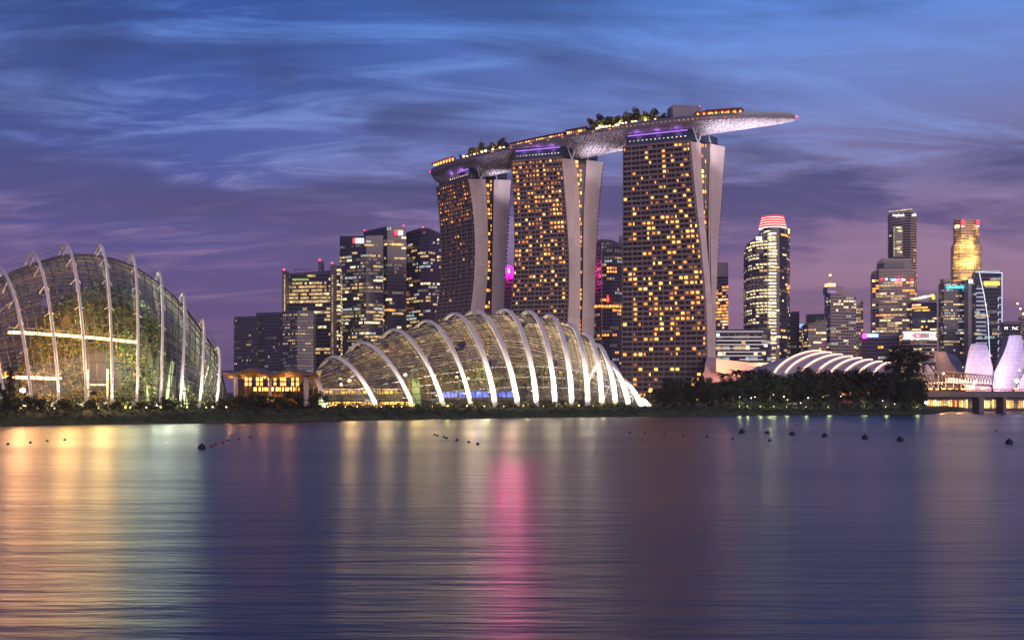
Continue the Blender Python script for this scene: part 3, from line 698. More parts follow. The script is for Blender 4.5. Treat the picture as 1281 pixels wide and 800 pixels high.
# the planted mountain inside
mt = thing('planted_mountain', 'steep rock wall covered in hanging plants inside the tall glass dome', 'planted mountain', (X(112, 385), 385, 5))
rgm = random.Random(77); rings = []; ctr = Vector((X(116, 384), 384, 0))
prof = [(0, 31), (6, 30), (12, 28), (18, 26), (24, 24), (30, 22), (36, 20), (42, 15.5), (46, 9), (48, 3)]
for z, r_ in prof: rings.append([(ctr.x+(z*.10)+r_*math.cos(6.283*j/26)*(1+.16*math.sin(j*2.3+z*.13)), ctr.y+r_*.8*math.sin(6.283*j/26)*(1+.12*math.sin(j*1.7+z*.2)), z+4) for j in range(26)])
MB().loft(rings).build('rock_core', M['bark2'], mt)
def plants(zlo, zhi, n, mats, name, ang=(3.3, 6.2), size=.55):
    mb = MB(); cs = []
    for _ in range(n):
        z = rgm.uniform(zlo, zhi); a = rgm.uniform(*ang); r_ = float(np.interp(z, [p[0] for p in prof], [p[1] for p in prof]))+.6
        cs.append((Vector((ctr.x+z*.10+r_*math.cos(a), ctr.y+r_*.8*math.sin(a), z+4)), rgm.uniform(1.2, 2.6)))
    leaf_cloud(mb, cs, 34, 1, size, rgm, list(range(len(mats))))
    return tag(mb.build(name, mats, mt), kind='stuff')
MB().box(at(121, 463, 356), (7.5, 2, 15)).build('void_shade_box', mat('void_shade', (.015, .013, .012), .9), mt)  # solid near-black box, painted to read as the shade of a void
MB().box(at(121, 481, 353), (8.5, .5, .5)).build('beam', M['white'], mt)
for q_ in (110.5, 134.5): MB().box(at(q_, 484, 353), (.5, .5, 13)).build('post', M['white'], mt)
plants(27, 49, 420, [M['leaf2'], M['leafb'], M['leaf']], 'hanging_plants')
plants(1, 30, 560, [M['leafy'], M['leafb'], M['leaf2'], M['leafb']], 'wall_plants')
mb = MB(); cs = []
for _ in range(260):
    px = rgm.uniform(-60, 262); Yc = shoreY(max(0, px))+rgm.uniform(24, 44); z = landZ(px)+abs(rgm.gauss(0, 1))*(6 if px < 130 else 3.2)
    cs.append((Vector((X(px, Yc), Yc, z)), rgm.uniform(.8, 2.0)))
leaf_cloud(mb, cs, 34, 1, .45, rgm, [0, 1, 2]); tag(mb.build('dome_undergrowth', [M['leafb'], M['leafy'], M['leaf2']]), 'green and yellow plants massed along the floor of the tall glass dome', 'plants', kind='stuff')
# walkways hung round the mountain, lights under the rail
def walkway(pts, label, wd=2.2, es=None):
    o = thing('elevated_walkway', label, 'walkway', pts[0]); P_ = [Vector(p) for p in pts]
    MB().sweep(P_, (0, 0, 1), .5, wd*.5, 6).build('deck', M['white'], o)
    MB().sweep([p+Vector((0, -wd*.55, -.2)) for p in P_], (0, 0, 1), .50, .16, 6).build('light_strip', M['strip'], o)
    mb = MB(); mb.tube([p+Vector((0, -wd*.5, 1.6)) for p in P_], .08, 4)
    for p in P_[::2]: mb.tube([p+Vector((0, -wd*.5, 0)), p+Vector((0, -wd*.5, 1.6))], .06, 4)
    mb.build('railing', M['steeldark'], o)
    return o
walkway([at(12+160*t, 415+12.5*t-1.5*math.sin(math.pi*t), 352+4*math.sin(t*3.1)+t*8) for t in np.linspace(0, 1, 22)], 'upper glowing walkway curving across the middle of the tall glass dome')
walkway([at(-70+146*t, 468+5*t, 345+3*t) for t in np.linspace(0, 1, 14)], 'lower glowing walkway near the left foot of the tall glass dome')
for px, y, Yc, e, c in ((20, 400, 350, 21000, (1, .48, .20)), (70, 402, 350, 17000, (1, .50, .20)), (125, 408, 352, 9000, (1, .62, .25)), (165, 440, 362, 9000, (.9, .9, .5)), (30, 450, 340, 17000, (1, .45, .17)),
                       (85, 450, 342, 16000, (1, .55, .18)), (130, 460, 348, 14000, (1, .60, .2)), (205, 470, 366, 10000, (.85, .95, .72)), (235, 480, 372, 7000, (.9, .95, .7)), (105, 345, 368, 5000, (.95, .85, .62)), (180, 375, 380, 9000, (.8, .9, .8)), (10, 480, 338, 12000, (1, .45, .18))):
    light('dome_interior_light', 'POINT', at(px, y, Yc), e*1.7, c, 4.5)
# --- the low ribbed dome in the middle
ff = [372, 406, 471, 516.5, 555, 589, 619.5, 647.6, 671, 694, 715, 735, 752.5, 770, 786.5, 801.6, 811, 816]
fa = [(374, 494), (386, 464), (417, 446), (452, 428), (492, 412), (532, 401), (567, 392), (593, 388), (630, 387), (660, 389), (686, 394), (711, 405), (731, 416), (745, 430), (757, 450), (775, 473), (798, 497), (812, 506)]
Wf = [6, 34, 50, 62, 70, 76, 80, 82, 82, 80, 76, 70, 62, 54, 44, 30, 14, 5]
Fp = []; Ap = []; Bp = []
for i, (px, (ax, ay), w) in enumerate(zip(ff, fa, Wf)):
    Yf = shoreY(px)+17; z0 = landZ(px)
    Fp.append(Vector((X(px, Yf), Yf, z0))); Ya = Yf+w*.40; Ap.append(Vector((X(ax, Ya), Ya, Zy(ay, Ya)))); Yb = Yf+w; Bp.append(Vector((X(ax-46*(w/80), Yb), Yb, z0)))
DF = Dome(Fp, Ap, Bp, 1.12, 1.55)
flower = thing('ribbed_dome', 'long low ribbed glass dome with floodlit white arches in front of the hotel', 'greenhouse dome', (Fp[8].x, Fp[8].y, 4.5))
build_dome(flower, DF, 0, 17, 64, 26, range(1, 17), lambda k: 1.05 if k < 6 else 1.3, .6, 1.0, 2.3, .42, 4, [mat('blind_tan', (.24, .18, .11), .7, noise=.4, nscale=.12), mat('blind_pale', (.36, .28, .17), .7)])
for k in range(1, 17):
    f = DF.F[k]; a = DF.A[k]; big = 1.0 if k > 3 else .6
    light('rib_uplight', 'SPOT', f+Vector((2.0 if k < 13 else 1, -8, .6)), 44000*big, (1, .86, .74), .5, aim=f.lerp(a, .42)+Vector((0, -2, 0)), spot=62, parent=flower)
for k in range(1, 17):
    f = DF.F[k]; a = DF.A[k]
    light('rib_uplight', 'SPOT', f+Vector((1, -10, .6)), 95000*(1.0 if k > 3 else .5), (1, .86, .76), .5, aim=a.lerp(f, .12), spot=34, parent=flower)
for px, y, Yc, e, c in ((440, 470, 425, 6500, (1, .62, .25)), (485, 462, 432, 8000, (1, .70, .32)), (540, 452, 440, 9500, (1, .70, .35)), (590, 440, 450, 11000, (1, .72, .40)), (640, 430, 455, 11000, (1, .74, .45)), (690, 440, 462, 9500, (1, .80, .55)), (735, 465, 470, 6000, (1, .85, .6)),
                       (610, 470, 440, 6000, (.9, .85, .45)), (520, 482, 425, 4000, (1, .7, .25)), (560, 497, 432, 2500, (1, .8, .3))):
    light('dome_interior_light', 'POINT', at(px, y, Yc), e*2.3, c, 3.5)
light('blue_stage_light', 'POINT', at(598, 492, 444), 3000, (.12, .2, 1), .6)
# inside: terrace building, blue stage, green shaft, columns
o = thing('terrace_building', 'two storey restaurant with glowing yellow upper band inside the low end of the ribbed dome', 'restaurant', at(465, 508, 436))
a = at(404, 505, 432); b = at(514, 505, 444)
def span(z0, z1, out=0, th=1): 
    n_ = Vector((b.y-a.y, a.x-b.x, 0)).normalized(); A_ = Vector((a.x, a.y, 0))+n_*out; B_ = Vector((b.x, b.y, 0))+n_*out
    return [[A_+Vector((0, 0, z0)), B_+Vector((0, 0, z0)), B_-n_*th+Vector((0, 0, z0)), A_-n_*th+Vector((0, 0, z0))], [A_+Vector((0, 0, z1)), B_+Vector((0, 0, z1)), B_-n_*th+Vector((0, 0, z1)), A_-n_*th+Vector((0, 0, z1))]]
MB().loft(span(3.5, 12, 0, 8)).build('wall', M['steeldark'], o); MB().loft(span(12.0, 12.5, .8, 9.5)).build('roof', M['concrete'], o); MB().loft(span(6.9, 7.3, .8, 2)).build('balcony', M['steeldark'], o)
ymat = winmat('restaurant_glow', (1, .50, .06), 1.5, .35)
for k in range(16):
    q0 = k/16+.006; q1 = (k+1)/16-.006; n_ = Vector((b.y-a.y, a.x-b.x, 0)).normalized()*.06
    A_ = Vector((a.x, a.y, 0)).lerp(Vector((b.x, b.y, 0)), q0)+n_; B_ = Vector((a.x, a.y, 0)).lerp(Vector((b.x, b.y, 0)), q1)+n_
    for z0, z1, mm in ((10.2, 11.7, ymat), (4.3, 6.5, M['wamber2'])):
        MB().quad(A_+Vector((0, 0, z0)), B_+Vector((0, 0, z0)), B_+Vector((0, 0, z1)), A_+Vector((0, 0, z1))).build('window', mm, o)
o = thing('stage_screen', 'low wall washed in bright blue light inside the ribbed dome', 'screen wall', at(598, 500, 450))
bm_ = winmat('blue_glow', (.10, .14, 1), 2.0, .5)
MB().loft([[at(554, 498, 450), at(644, 498, 450), at(644, 498, 451), at(554, 498, 451)], [at(554, 489, 450), at(644, 487.5, 450), at(644, 487.5, 451), at(554, 489, 451)]]).build('wall', M['steeldark'], o)
for k in range(9):
    x0 = 555+k*9.9; MB().quad(at(x0, 496.5, 449.8), at(x0+rg.uniform(6, 9), 496.5, 449.8), at(x0+8, 489.8, 449.8), at(x0, 489.8, 449.8)).build('blue_wash_panel', bm_, o)  # blue wash on the wall, put in as glowing panels
o = thing('lift_shaft', 'pale green lit shaft inside the ribbed dome right of the restaurant', 'lift shaft', at(521, 508, 436))
MB().box(at(521, 484, 438), (3.8, 3.8, 17)).build('wall', mat('green_lit_wall', (.18, .30, .20), .3), o)  # green light on the shaft is put into its base colour
MB().box(at(521, 459.5, 438), (4.4, 4.4, .6)).build('roof', M['steel'], o)
o = thing('planter_wall', 'dark terraced retaining wall inside the ribbed dome behind the trees', 'retaining wall', at(600, 500, 470))
MB().loft([[at(440, 500, 474), at(760, 500, 486), at(760, 500, 490), at(440, 500, 480)], [at(440, 474, 474), at(760, 480, 486), at(760, 480, 490), at(440, 474, 480)]]).build('wall', mat('planter_stone', (.10, .08, .06), .9, noise=.4, nscale=.4), o)
IT = Pool([make_tree('indoor_tree', 'x', 'tree', 60+k, 11, 4.2, .35, mats=[M['leaf2'], M['leafy']], nl=13, per=55, leaf=.42, trunk_r=.28) for k in range(3)])
for k in range(26):
    px = 428+k*12.6+rg.uniform(-4, 4); Yc = shoreY(px)+rg.uniform(36, 62); sc = rg.uniform(.8, 1.35)*min(1, (px-380)/120, (800-px)/90)
    IT.place(k, (X(px, Yc), Yc, landZ(px)+(6 if k % 3 else 0)), k*2.1, sc, 'warm lit tree growing under the glass of the ribbed dome', 'trees under the ribbed dome')
mb = MB(); cs = []
for _ in range(330):
    px = rgm.uniform(410, 800); Yc = shoreY(px)+rgm.uniform(11, 30); z = landZ(px)+abs(rgm.gauss(0, .8)); cs.append((Vector((X(px, Yc), Yc, z)), rgm.uniform(.6, 1.4)))
leaf_cloud(mb, cs, 30, 1, .38, rgm, [0, 1, 2]); tag(mb.build('flower_bed', [M['leafb'], M['leafy'], M['leaf2']]), 'yellow green flower beds along the foot of the ribbed dome', 'flower bed', kind='stuff')
IB = Pool([bulb_thing('indoor_lamp', 'x', 'x', M['bulb'], .8, 3)])
for px, y, Yc in ((525.5, 467, 452), (507, 469, 448), (552, 471, 455), (571, 472, 455), (586, 471, 456), (600, 471, 458), (612, 471, 460), (427, 480, 432), (437, 476, 436)):
    p = at(px, y, Yc); IB.place(0, (p.x, p.y, p.z-3.4), 0, rg.uniform(.5, 1), 'small yellow lamp among the trees under the ribbed dome', 'lamps among the trees under the ribbed dome')

# ------------------------------------------------------------ pavilion between the domes
pv = thing('timber_pavilion', 'open timber pavilion with wavy orange lit roof between the two glass domes', 'pavilion', at(338, 506, 372))
rings = []
for i in range(41):
    t = i/40; px = 278+118*t; yt = 462.5+1.5*math.sin(t*8)+(2.0 if t > .9 else 0); yb = 467.5+3.0*math.sin(t*math.pi*5)+(1.0 if .5 < t < .8 else 0)
    Y0 = 362+8*t; a = at(px, yb-.8, Y0); b = at(px, yt, Y0+1.5)
    rings.append([a, Vector((a.x, a.y, a.z+.9)), Vector((a.x*1.03, a.y+22, a.z+1.8)), Vector((a.x*1.03, a.y+22, a.z+.2+1.2*math.sin(t*9))), Vector((a.x*1.015, a.y+11, a.z-1.6+.5*math.sin(t*15)))])
MB().loft(rings).build('roof', M['wood'], pv, smooth=False)
for px, w in ((295, .8), (383, 1.0), (338, .6)):
    Yc = 366+(px-278)*.07; p = at(px, 508, Yc); q = at(px, 469, Yc); MB().sweep([p, q], (0, 1, 0), w, w, 8).build('column', M['beige'], pv)
for k, px in enumerate((308, 313, 322, 327, 337, 344, 352, 356, 366, 372)):
    Yc = 374; p = at(px, 508, Yc); q = at(px, 471, Yc); c = MB().sweep([p, q], (0, 1, 0), .35, .35, 6).build('column', M['wood'], pv)
    for y in (474, 480): MB().box(at(px, y, Yc-.5), (.95, .4, 1.3)).build('lantern', M['wamber2'], c)
MB().box(at(345, 495, 378), (30, 5, .6)).build('terrace', M['wood'], pv)
for k in range(9): MB().box(at(320+k*6.5, 486.5, 385), (1.6, .3, 1.4)).build('counter_light', M['bulbo'] if k % 2 else M['wamber2'], pv)
for k in range(11): MB().box(at(322+k*6.3, 501, 380), (1.4, .3, rg.uniform(1, 2.6))).build('shop_window', rg.choice([M['wamber'], M['wamber2'], M['wamber3']]), pv)
MB().box(at(345, 497.5, 389), (30, 3, 8)).build('rear_wall', mat('pavilion_wall', (.04, .03, .025), .8), pv)
for px, y, Yc, e in ((288, 480, 372, 1800), (305, 478, 380, 1600), (330, 478, 378, 1800), (360, 480, 380, 1800), (385, 480, 376, 1800), (345, 498, 372, 1200), (300, 500, 368, 700)):
    light('pavilion_light', 'POINT', at(px, y, Yc), e*.5, (1, .40, .10), .5, parent=pv)

# ------------------------------------------------------------ city blocks
def office(label, pts, tops, depth=34, fl=4.0, bay=3.0, wall='stone', lit=.35, pal=(2, 2, 3, 1), frame='h', base=3.0, frac=.5, z_hi=1.0, z_lo=0, seed=0, name='office_tower', cat='office tower', group=None, floors=None, litz=None, inset=.0, hb=.35):
    """pts: (px, Y) corners from left to right on the camera's side; tops: picture rows of the roof at each corner"""
    rg = random.Random(seed); V = [Vector((X(px, Y), Y, 0)) for px, Y in pts]; T = [Zy(t, Y) for (px, Y), t in zip(pts, tops)]
    root = thing(name, label, cat, (sum(v.x for v in V)/len(V), min(v.y for v in V), base), group)
    bk = Vector((V[0].x*.02, depth, 0)); ring = V+[V[-1]+bk, V[0]+bk]; TT = T+[T[-1], T[0]]
    mb = MB(); mb.loft([[Vector((p.x, p.y, base)) for p in ring], [Vector((p.x, p.y, t)) for p, t in zip(ring, TT)]])
    edges = [(V[i], V[i+1], T[i], T[i+1]) for i in range(len(V)-1)]
    # side faces seen a little
    if V[-1].x/V[-1].y < (V[-1]+bk).x/(V[-1]+bk).y*-1e9: pass
    edges += [(ring[-1], V[0], T[0], T[0])] if V[0].x > 0 else [(V[-1], ring[len(V)], T[-1], T[-1])]
    H = max(T); nf = floors or max(1, int((H-base)/fl)); f_ = (H-base)/nf
    bands = []
    for k in range(nf):
        z0 = base+k*f_+f_*hb; z1 = base+(k+1)*f_; v = k/nf; bm2 = MB(); any_ = False
        pl = lit if litz is None else litz(v, lit)
        on = rg.random() < .8; cur = 0; fc = rg.choice(pal); left_ = 0
        for (a, b, ta, tb) in edges:
            d = b-a; Ln = d.length; n_ = Vector((d.y, -d.x, 0)).normalized(); nb = max(1, int(Ln/bay))
            for j in range(nb):
                u0 = j/nb; u1 = (j+1)/nb; tt = min(ta+(tb-ta)*u0, ta+(tb-ta)*u1)
                if z1 > tt-.8: continue
                if left_ <= 0:
                    left_ = rg.randint(1, 4)
                    cur = 0 if rg.random() > pl*(1.25 if on else .25) else (fc if rg.random() < .7 else rg.choice(pal))
                left_ -= 1
                g = .07 if frame != 'h' else .03
                p0 = a.lerp(b, u0+g*(u1-u0))+n_*.08; p1_ = a.lerp(b, u1-g*(u1-u0))+n_*.08
                c = cur if rg.random() > .12 else 0
                bm2.quad((p0.x, p0.y, z0), (p1_.x, p1_.y, z0), (p1_.x, p1_.y, z1-.2), (p0.x, p0.y, z1-.2), c); any_ = True
                if frame in ('v', 'g') :
                    q = a.lerp(b, u0); dd = (b-a).normalized()
                    mb.add([q-dd*.3+n_*.5, q+dd*.3+n_*.5, q+dd*.3, q-dd*.3, q-dd*.3+n_*.5+Vector((0, 0, f_))*1, q+dd*.3+n_*.5+Vector((0, 0, f_)), q+dd*.3+Vector((0, 0, f_)), q-dd*.3+Vector((0, 0, f_))] if False else
                           [(q-dd*.3+n_*.5)+Vector((0, 0, z0)), (q+dd*.3+n_*.5)+Vector((0, 0, z0)), (q+dd*.3+n_*.5)+Vector((0, 0, z1)), (q-dd*.3+n_*.5)+Vector((0, 0, z1)), q-dd*.3+Vector((0, 0, z0)), q-dd*.3+Vector((0, 0, z1)), q+dd*.3+Vector((0, 0, z0)), q+dd*.3+Vector((0, 0, z1))],
                           [(0, 1, 2, 3), (4, 0, 3, 5), (1, 6, 7, 2)])
            if frame in ('h', 'g'):
                # spandrel ledge of this floor along the edge
                if z0 < min(ta, tb):
                    o1 = n_*.45
                    zz0 = z0-f_*hb; zz1 = z0
                    mb.add([a+o1+Vector((0, 0, zz0)), b+o1+Vector((0, 0, zz0)), b+o1+Vector((0, 0, zz1)), a+o1+Vector((0, 0, zz1)), a+Vector((0, 0, zz0)), b+Vector((0, 0, zz0)), b+Vector((0, 0, zz1)), a+Vector((0, 0, zz1))],
                           [(0, 1, 2, 3), (3, 2, 6, 7), (4, 5, 1, 0), (4, 0, 3, 7), (1, 5, 6, 2)])
        if any_: bands.append(bm2)
    mb.build('wall', M[wall] if isinstance(wall, str) else wall, root)
    for bm2 in bands: bm2.build('window_band', WM, root)
    return root
def add_box(root, name, px0, px1, y0, y1, Y, dep, m):
    a = at(px0, y1, Y); b = at(px1, y0, Y)
    return MB().box(((a.x+b.x)/2, Y+dep/2, (a.z+b.z)/2), (abs(b.x-a.x), dep, abs(b.z-a.z))).build(name, M[m] if isinstance(m, str) else m, root)
def beacon(root, px, y, Y, r=.9):
    p = at(px, y, Y); MB().lathe([(.1, -r), (r, -r*.4), (r, r*.4), (.1, r)], p, 8).build('beacon', M['red'], root)
def letters(root, text, px, y, Y, hpx, m, wpx=None):
    cu = bpy.data.curves.new('lettering', 'FONT'); cu.body = text; cu.size = hpx*Y/F*1.35; cu.extrude = .15; cu.align_x = 'CENTER'; cu.align_y = 'CENTER'
    o = bpy.data.objects.new('lettering', cu); COL.objects.link(o); cu.materials.append(M[m]); o.parent = root; o.matrix_parent_inverse = Matrix.Translation(-root.location)
    p = at(px, y, Y); o.location = p; o.rotation_euler = (R(90), 0, 0)
    if wpx:
        bpy.context.view_layer.update(); w = o.dimensions.x
        if w > 0: o.scale = (wpx*Y/F/w, 1, 1)
    bpy.context.view_layer.update(); me = bpy.data.meshes.new_from_object(o.evaluated_get(bpy.context.evaluated_depsgraph_get())); me.name = 'lettering'
    q = bpy.data.objects.new('lettering', me); COL.objects.link(q); q.parent = root; q.matrix_parent_inverse = o.matrix_parent_inverse.copy(); q.location = o.location; q.rotation_euler = o.rotation_euler; q.scale = o.scale
    bpy.data.objects.remove(o); bpy.data.curves.remove(cu); return q
# left cluster
apt = dict(name='apartment_block', cat='apartment block', fl=3.2, bay=2.4, frame='v', hb=.45)
office('low dark apartment slab at the far left end of the skyline beside the tall dome', [(293, 1020), (322, 1000)], [396, 395], lit=.15, wall='darkstone', seed=1, pal=(1, 1, 2), **apt)
office('dark stepped apartment slab between the low slab and the beacon tower', [(320.5, 1010), (355, 990)], [391, 390], lit=.16, wall='darkstone', seed=2, pal=(1, 1, 4), **apt)
o = office('dark apartment tower with faint speckled windows in front of the beacon tower', [(354, 975), (372, 965), (392, 970)], [389, 388, 389], lit=.5, wall='darkstone', seed=3, pal=(1, 1, 1, 1, 2), **apt)
def b2lit(v, l): return .95 if .74 < v < .9 else (.75 if .60 < v < .66 or v < .42 and v > .33 or .05 < v < .3 and int(v*60) % 4 == 0 else .12)
o = office('tower with two slim cores topped by red beacons and bright window rows', [(357, 1060), (414, 1050)], [342, 338], lit=.5, wall='darkstone', seed=4, litz=b2lit, pal=(2, 3, 2), bay=2.5)
for px0, px1, yt in ((353, 357.5, 338), (413, 418, 330), (398, 402, 326)):
    add_box(o, 'core', px0, px1, yt, 500, 1040 if px0 != 398 else 1062, 16, 'darkstone'); beacon(o, (px0+px1)/2, yt-1, 1040, 1.1)
for px in (356, 415.8):
    for k in range(34): MB().box(at(px, 345+k*(2.0 if px < 400 else 3.1), 1039), (1.3, .5, 1.2)).build('stair_light', M['wwarm'], o)
mb = MB(); mb.tube([at(368, 337, 1060), at(392, 337, 1060)], .4); mb.tube([at(370, 342, 1060), at(370, 337, 1060)], .4); mb.build('roof_gantry', M['steeldark'], o)
MB().box(at(376, 349.5, 1048), (18, 1, 1.5)).build('roof_garden_light', M['bulbg'], o).data.materials[0] = mat('roof_garden_glow', (.2, .3, .05), emit=(.5, .7, .1), es=.7)
office('narrow dark tower with short bright window rows right of the beacon tower', [(418.5, 1075), (426, 1072)], [332, 332], lit=.6, wall='darkstone', seed=5, pal=(2, 3, 3), bay=2.5)
def dbs(v, l): return .08 if (v > .93 or .52 < v < .60 and False) else (.55 if (.62 < v < .92 or .30 < v < .56) else .18)
o = office('broad office tower with red and white roof sign and many pale lit rows', [(425, 1120), (458, 1100), (479, 1105)], [295, 295, 294], lit=.5, wall='navy', seed=6, pal=(2, 2, 4, 3, 1, 1), litz=dbs, bay=2.6)
add_box(o, 'sign', 443, 455, 298, 304, 1096, 1, 'signw'); letters(o, 'DBS', 449.5, 301, 1095, 5, 'signy', 10); add_box(o, 'sign_mark', 441.5, 445, 298, 304, 1095.5, 1, 'signr')
o = office('slant topped dark office tower with bright corner sign, tallest of the left cluster', [(455, 1160), (484.5, 1130), (508, 1135)], [289, 283, 283], lit=.3, wall='navy', seed=7, pal=(2, 3, 5, 1, 1), litz=lambda v, l: .95 if .86 < v < .89 else (.05 if v > .8 else .26), bay=2.6)
add_box(o, 'sign', 498, 504, 288, 294, 1128, 1, 'signw'); add_box(o, 'sign_mark', 493, 498, 288, 294, 1127.6, 1, 'signr'); add_box(o, 'corner_light', 484, 489, 284, 288, 1128, 1, 'wcool'); beacon(o, 505, 282, 1135, .8); beacon(o, 456, 288, 1155, .8)
o = office('rounded dark office tower with arched roof against the hotel', [(507, 1160), (526, 1135), (536, 1132), (552, 1140)], [291, 285, 285, 292], lit=.5, wall='navy', seed=8, pal=(2, 2, 3, 4, 1), litz=lambda v, l: .06 if v > .84 else .42, bay=2.6)
beacon(o, 529, 284, 1134, .8)
# between the hotel towers
o = office('slim dark building with a glowing pink disc sign between two hotel towers', [(629, 1000), (643, 995)], [345, 345], lit=.12, wall='darkstone', seed=9, pal=(1, 2), bay=2.5)
p = at(637.2, 338.5, 993); 
MB().add([p+Vector((3.7*math.cos(q), 0, 4.6*math.sin(q))) for q in [6.283*j/20 for j in range(20)]]+[p+Vector((3.7*math.cos(q), 1.2, 4.6*math.sin(q))) for q in [6.283*j/20 for j in range(20)]], [tuple(range(20))]+[(j, (j+1) % 20, 20+(j+1) % 20, 20+j) for j in range(20)]).build('disc_sign', M['pink'], o)
MB().box((p.x-.5, p.y-.4, p.z), (2.2, .5, 4.6)).build('sign_mark', M['signw'], o)
add_box(o, 'sign_post', 636, 638.5, 341, 346, 995, 2, 'darkstone')
o = office('round topped apartment tower with scattered windows between hotel towers', [(742, 930), (752, 912), (766, 908), (777, 914), (783, 925)], [303, 299, 300, 305, 310], lit=.2, wall='darkstone', seed=10, pal=(1, 2, 5, 4), name='apartment_tower', cat='apartment tower', fl=3.3, bay=2.2, frame='v')
add_box(o, 'roof_housing', 775.5, 779.5, 295, 312, 925, 8, 'darkstone'); add_box(o, 'vertical_fin', 752.5, 753.3, 312, 460, 906, 1, 'beige')
add_box(o, 'red_sign', 759.5, 761.2, 369, 378, 905, .6, 'signr')
for k in range(8): MB().box(at(745+k*4.6, 383, 904), (2.8, .5, 2.2)).build('lit_terrace', M['wamber'], o)
# right of the hotel
o = office('warm lit office tower just right of the nearest hotel tower', [(893, 1240), (911, 1230)], [332, 330], lit=.55, wall='stone', seed=11, pal=(2, 2, 5, 3), litz=lambda v, l: .7 if .1 < v < .8 else .12, bay=2.6)
add_box(o, 'roof_screen', 896, 911, 328, 346, 1228, 1, mat('roof_mesh', (.18, .18, .22), .6)); 
o = office('low wide office block with white horizontal bands behind the palm trees', [(893, 800), (958, 790), (964, 800)], [412, 411, 412], lit=.4, wall='darkstone', seed=12, pal=(1, 2, 3, 4), fl=4.4, depth=30, cat='office block', name='office_block')
for k, (x0, x1) in enumerate(((896, 955), (894, 953), (894, 958), (896, 957), (894, 950), (898, 955), (894, 952), (925, 955))):
    MB().box(at((x0+x1)/2, 414.5+k*4.7+(2 if k else 0), 788.5), ((x1-x0)*.655, .6, .8)).build('light_band', mat('band_light_%d' % k, (.7, .7, .7), emit=(.85, .78, .82), es=.42, sample=False), o)
for x0, y0 in ((896, 418.5), (956, 432)): add_box(o, 'sign', x0, x0+4, y0-1.5, y0+1.5, 787.5, .5, 'signw')
mb = MB()
for px in (911, 920, 928, 936, 944, 954): mb.tube([at(px, 421, 788.3), at(px, 414.5, 788.3)], .25, 4)
mb.build('roof_post', M['beige'], o)
# the sail tower with the red crown
o = office('rear shaft of the red crowned tower, dark curved glass with a few lit rows', [(951, 1190), (955, 1172), (964, 1162), (975, 1162), (984, 1172), (988, 1188)], [288, 285, 284, 284, 286, 290], lit=.2, wall='navy', seed=13, pal=(2, 5, 3, 1), bay=2.6)
o['label'] = 'dark round office tower with glowing red and white crown'; 
for k in range(5):
    r0 = 16.6-k*.75; z = Zy(282.5-k*3.1, 1168); c = Vector((X(967.7, 1176), 1180, z))
    mbk = MB(); mbk.loft([[c+Vector((r_*math.cos(q), r_*math.sin(q)*.9, zz)) for q in [6.283*j/28 for j in range(28)]] for r_, zz in ((r0, -1.1), (r0-.3, 1.5))]); mbk.build('crown_ring', mat('crown_red_%d' % k, (.5, .05, .05), emit=(1, .04, .04), es=1.1, sample=False), o)
    mbk = MB(); mbk.loft([[c+Vector((r_*math.cos(q), r_*math.sin(q)*.9, zz)) for q in [6.283*j/28 for j in range(28)]] for r_, zz in ((r0+.3, -1.25), (r0+.3, -.95))]); mbk.build('crown_light', M['signw'], o)
add_box(o, 'corner_sign', 986, 988, 286, 292, 1170, 1, 'signy')
sail = [(931, 1150), (934, 1130), (941, 1114), (950, 1105), (960, 1101), (971, 1100)]
o = office('curved sail shaped tower covered in yellow chevron windows', sail, [313, 306, 300, 294, 290, 288], lit=1.0, wall='stone', seed=14, pal=(3, 2, 3, 1), fl=3.7, bay=4.2, frame='v', depth=22, hb=.42)
mb = MB()
for i in range(len(sail)-2):
    a = Vector((X(*sail[i]), sail[i][1], 0)); b = Vector((X(*sail[i+1]), sail[i+1][1], 0)); tz = Zy([313, 306, 300, 294, 290, 288][i], sail[i][1]); n_ = Vector(((b-a).y, -(b-a).x, 0)).normalized()*.7
    z = 45.0
    while z < tz-8:
        for q0 in (0, .5):
            p0 = a.lerp(b, q0)+n_; p1_ = a.lerp(b, q0+.5)+n_; mb.tube([p0+Vector((0, 0, z)), p1_+Vector((0, 0, z-5.2))], .62, 4)
        z += 7.4
mb.build('slanted_fin', M['darkstone'], o)
for k in range(34):
    y = 292+k*4.15; MB().box(at(966.5, y, 1097), (8.5*.92, 3, 1.1)).build('balcony_light', M['wbright'] if k % 3 else M['signw'], o)
add_box(o, 'roof_sign', 946, 953, 296, 300, 1100, 1, 'signw')
office('plain dark narrow block right of the red crowned tower', [(987, 1250), (1000, 1240)], [390, 389], lit=.04, wall='darkstone', seed=15, pal=(1,), name='office_block', cat='office block')
o = office('small office block with blue roof light beside the plain dark block', [(1000, 1280), (1012, 1270)], [409, 409], lit=.4, wall='darkstone', seed=16, pal=(2, 1), name='office_block', cat='office block'); add_box(o, 'roof_light', 1000.5, 1005, 405, 410, 1268, 1, 'signb')
office('bluish glass block behind the brown block', [(1009, 1380), (1035, 1370)], [393, 392], lit=.25, wall='navy', seed=17, pal=(1, 4), name='office_block', cat='office block')
office('brown office block with step and warm windows left of the beige tower', [(1005, 1230), (1011, 1215), (1034, 1215)], [406, 405, 399], lit=.35, wall='parapet', seed=18, pal=(2, 1, 3), name='office_block', cat='office block')
o = office('beige tower with orange lit roof crown and thin spire', [(1034, 1300), (1039, 1285), (1071, 1290)], [365, 366, 368], lit=.32, wall='beige', seed=19, pal=(2, 3, 4, 1), frame='g', bay=3.4, hb=.42)
add_box(o, 'penthouse', 1035, 1055, 358, 367, 1292, 18, 'beige'); add_box(o, 'crown_light', 1035, 1045, 354.5, 358, 1292, 10, 'bulbo'); 
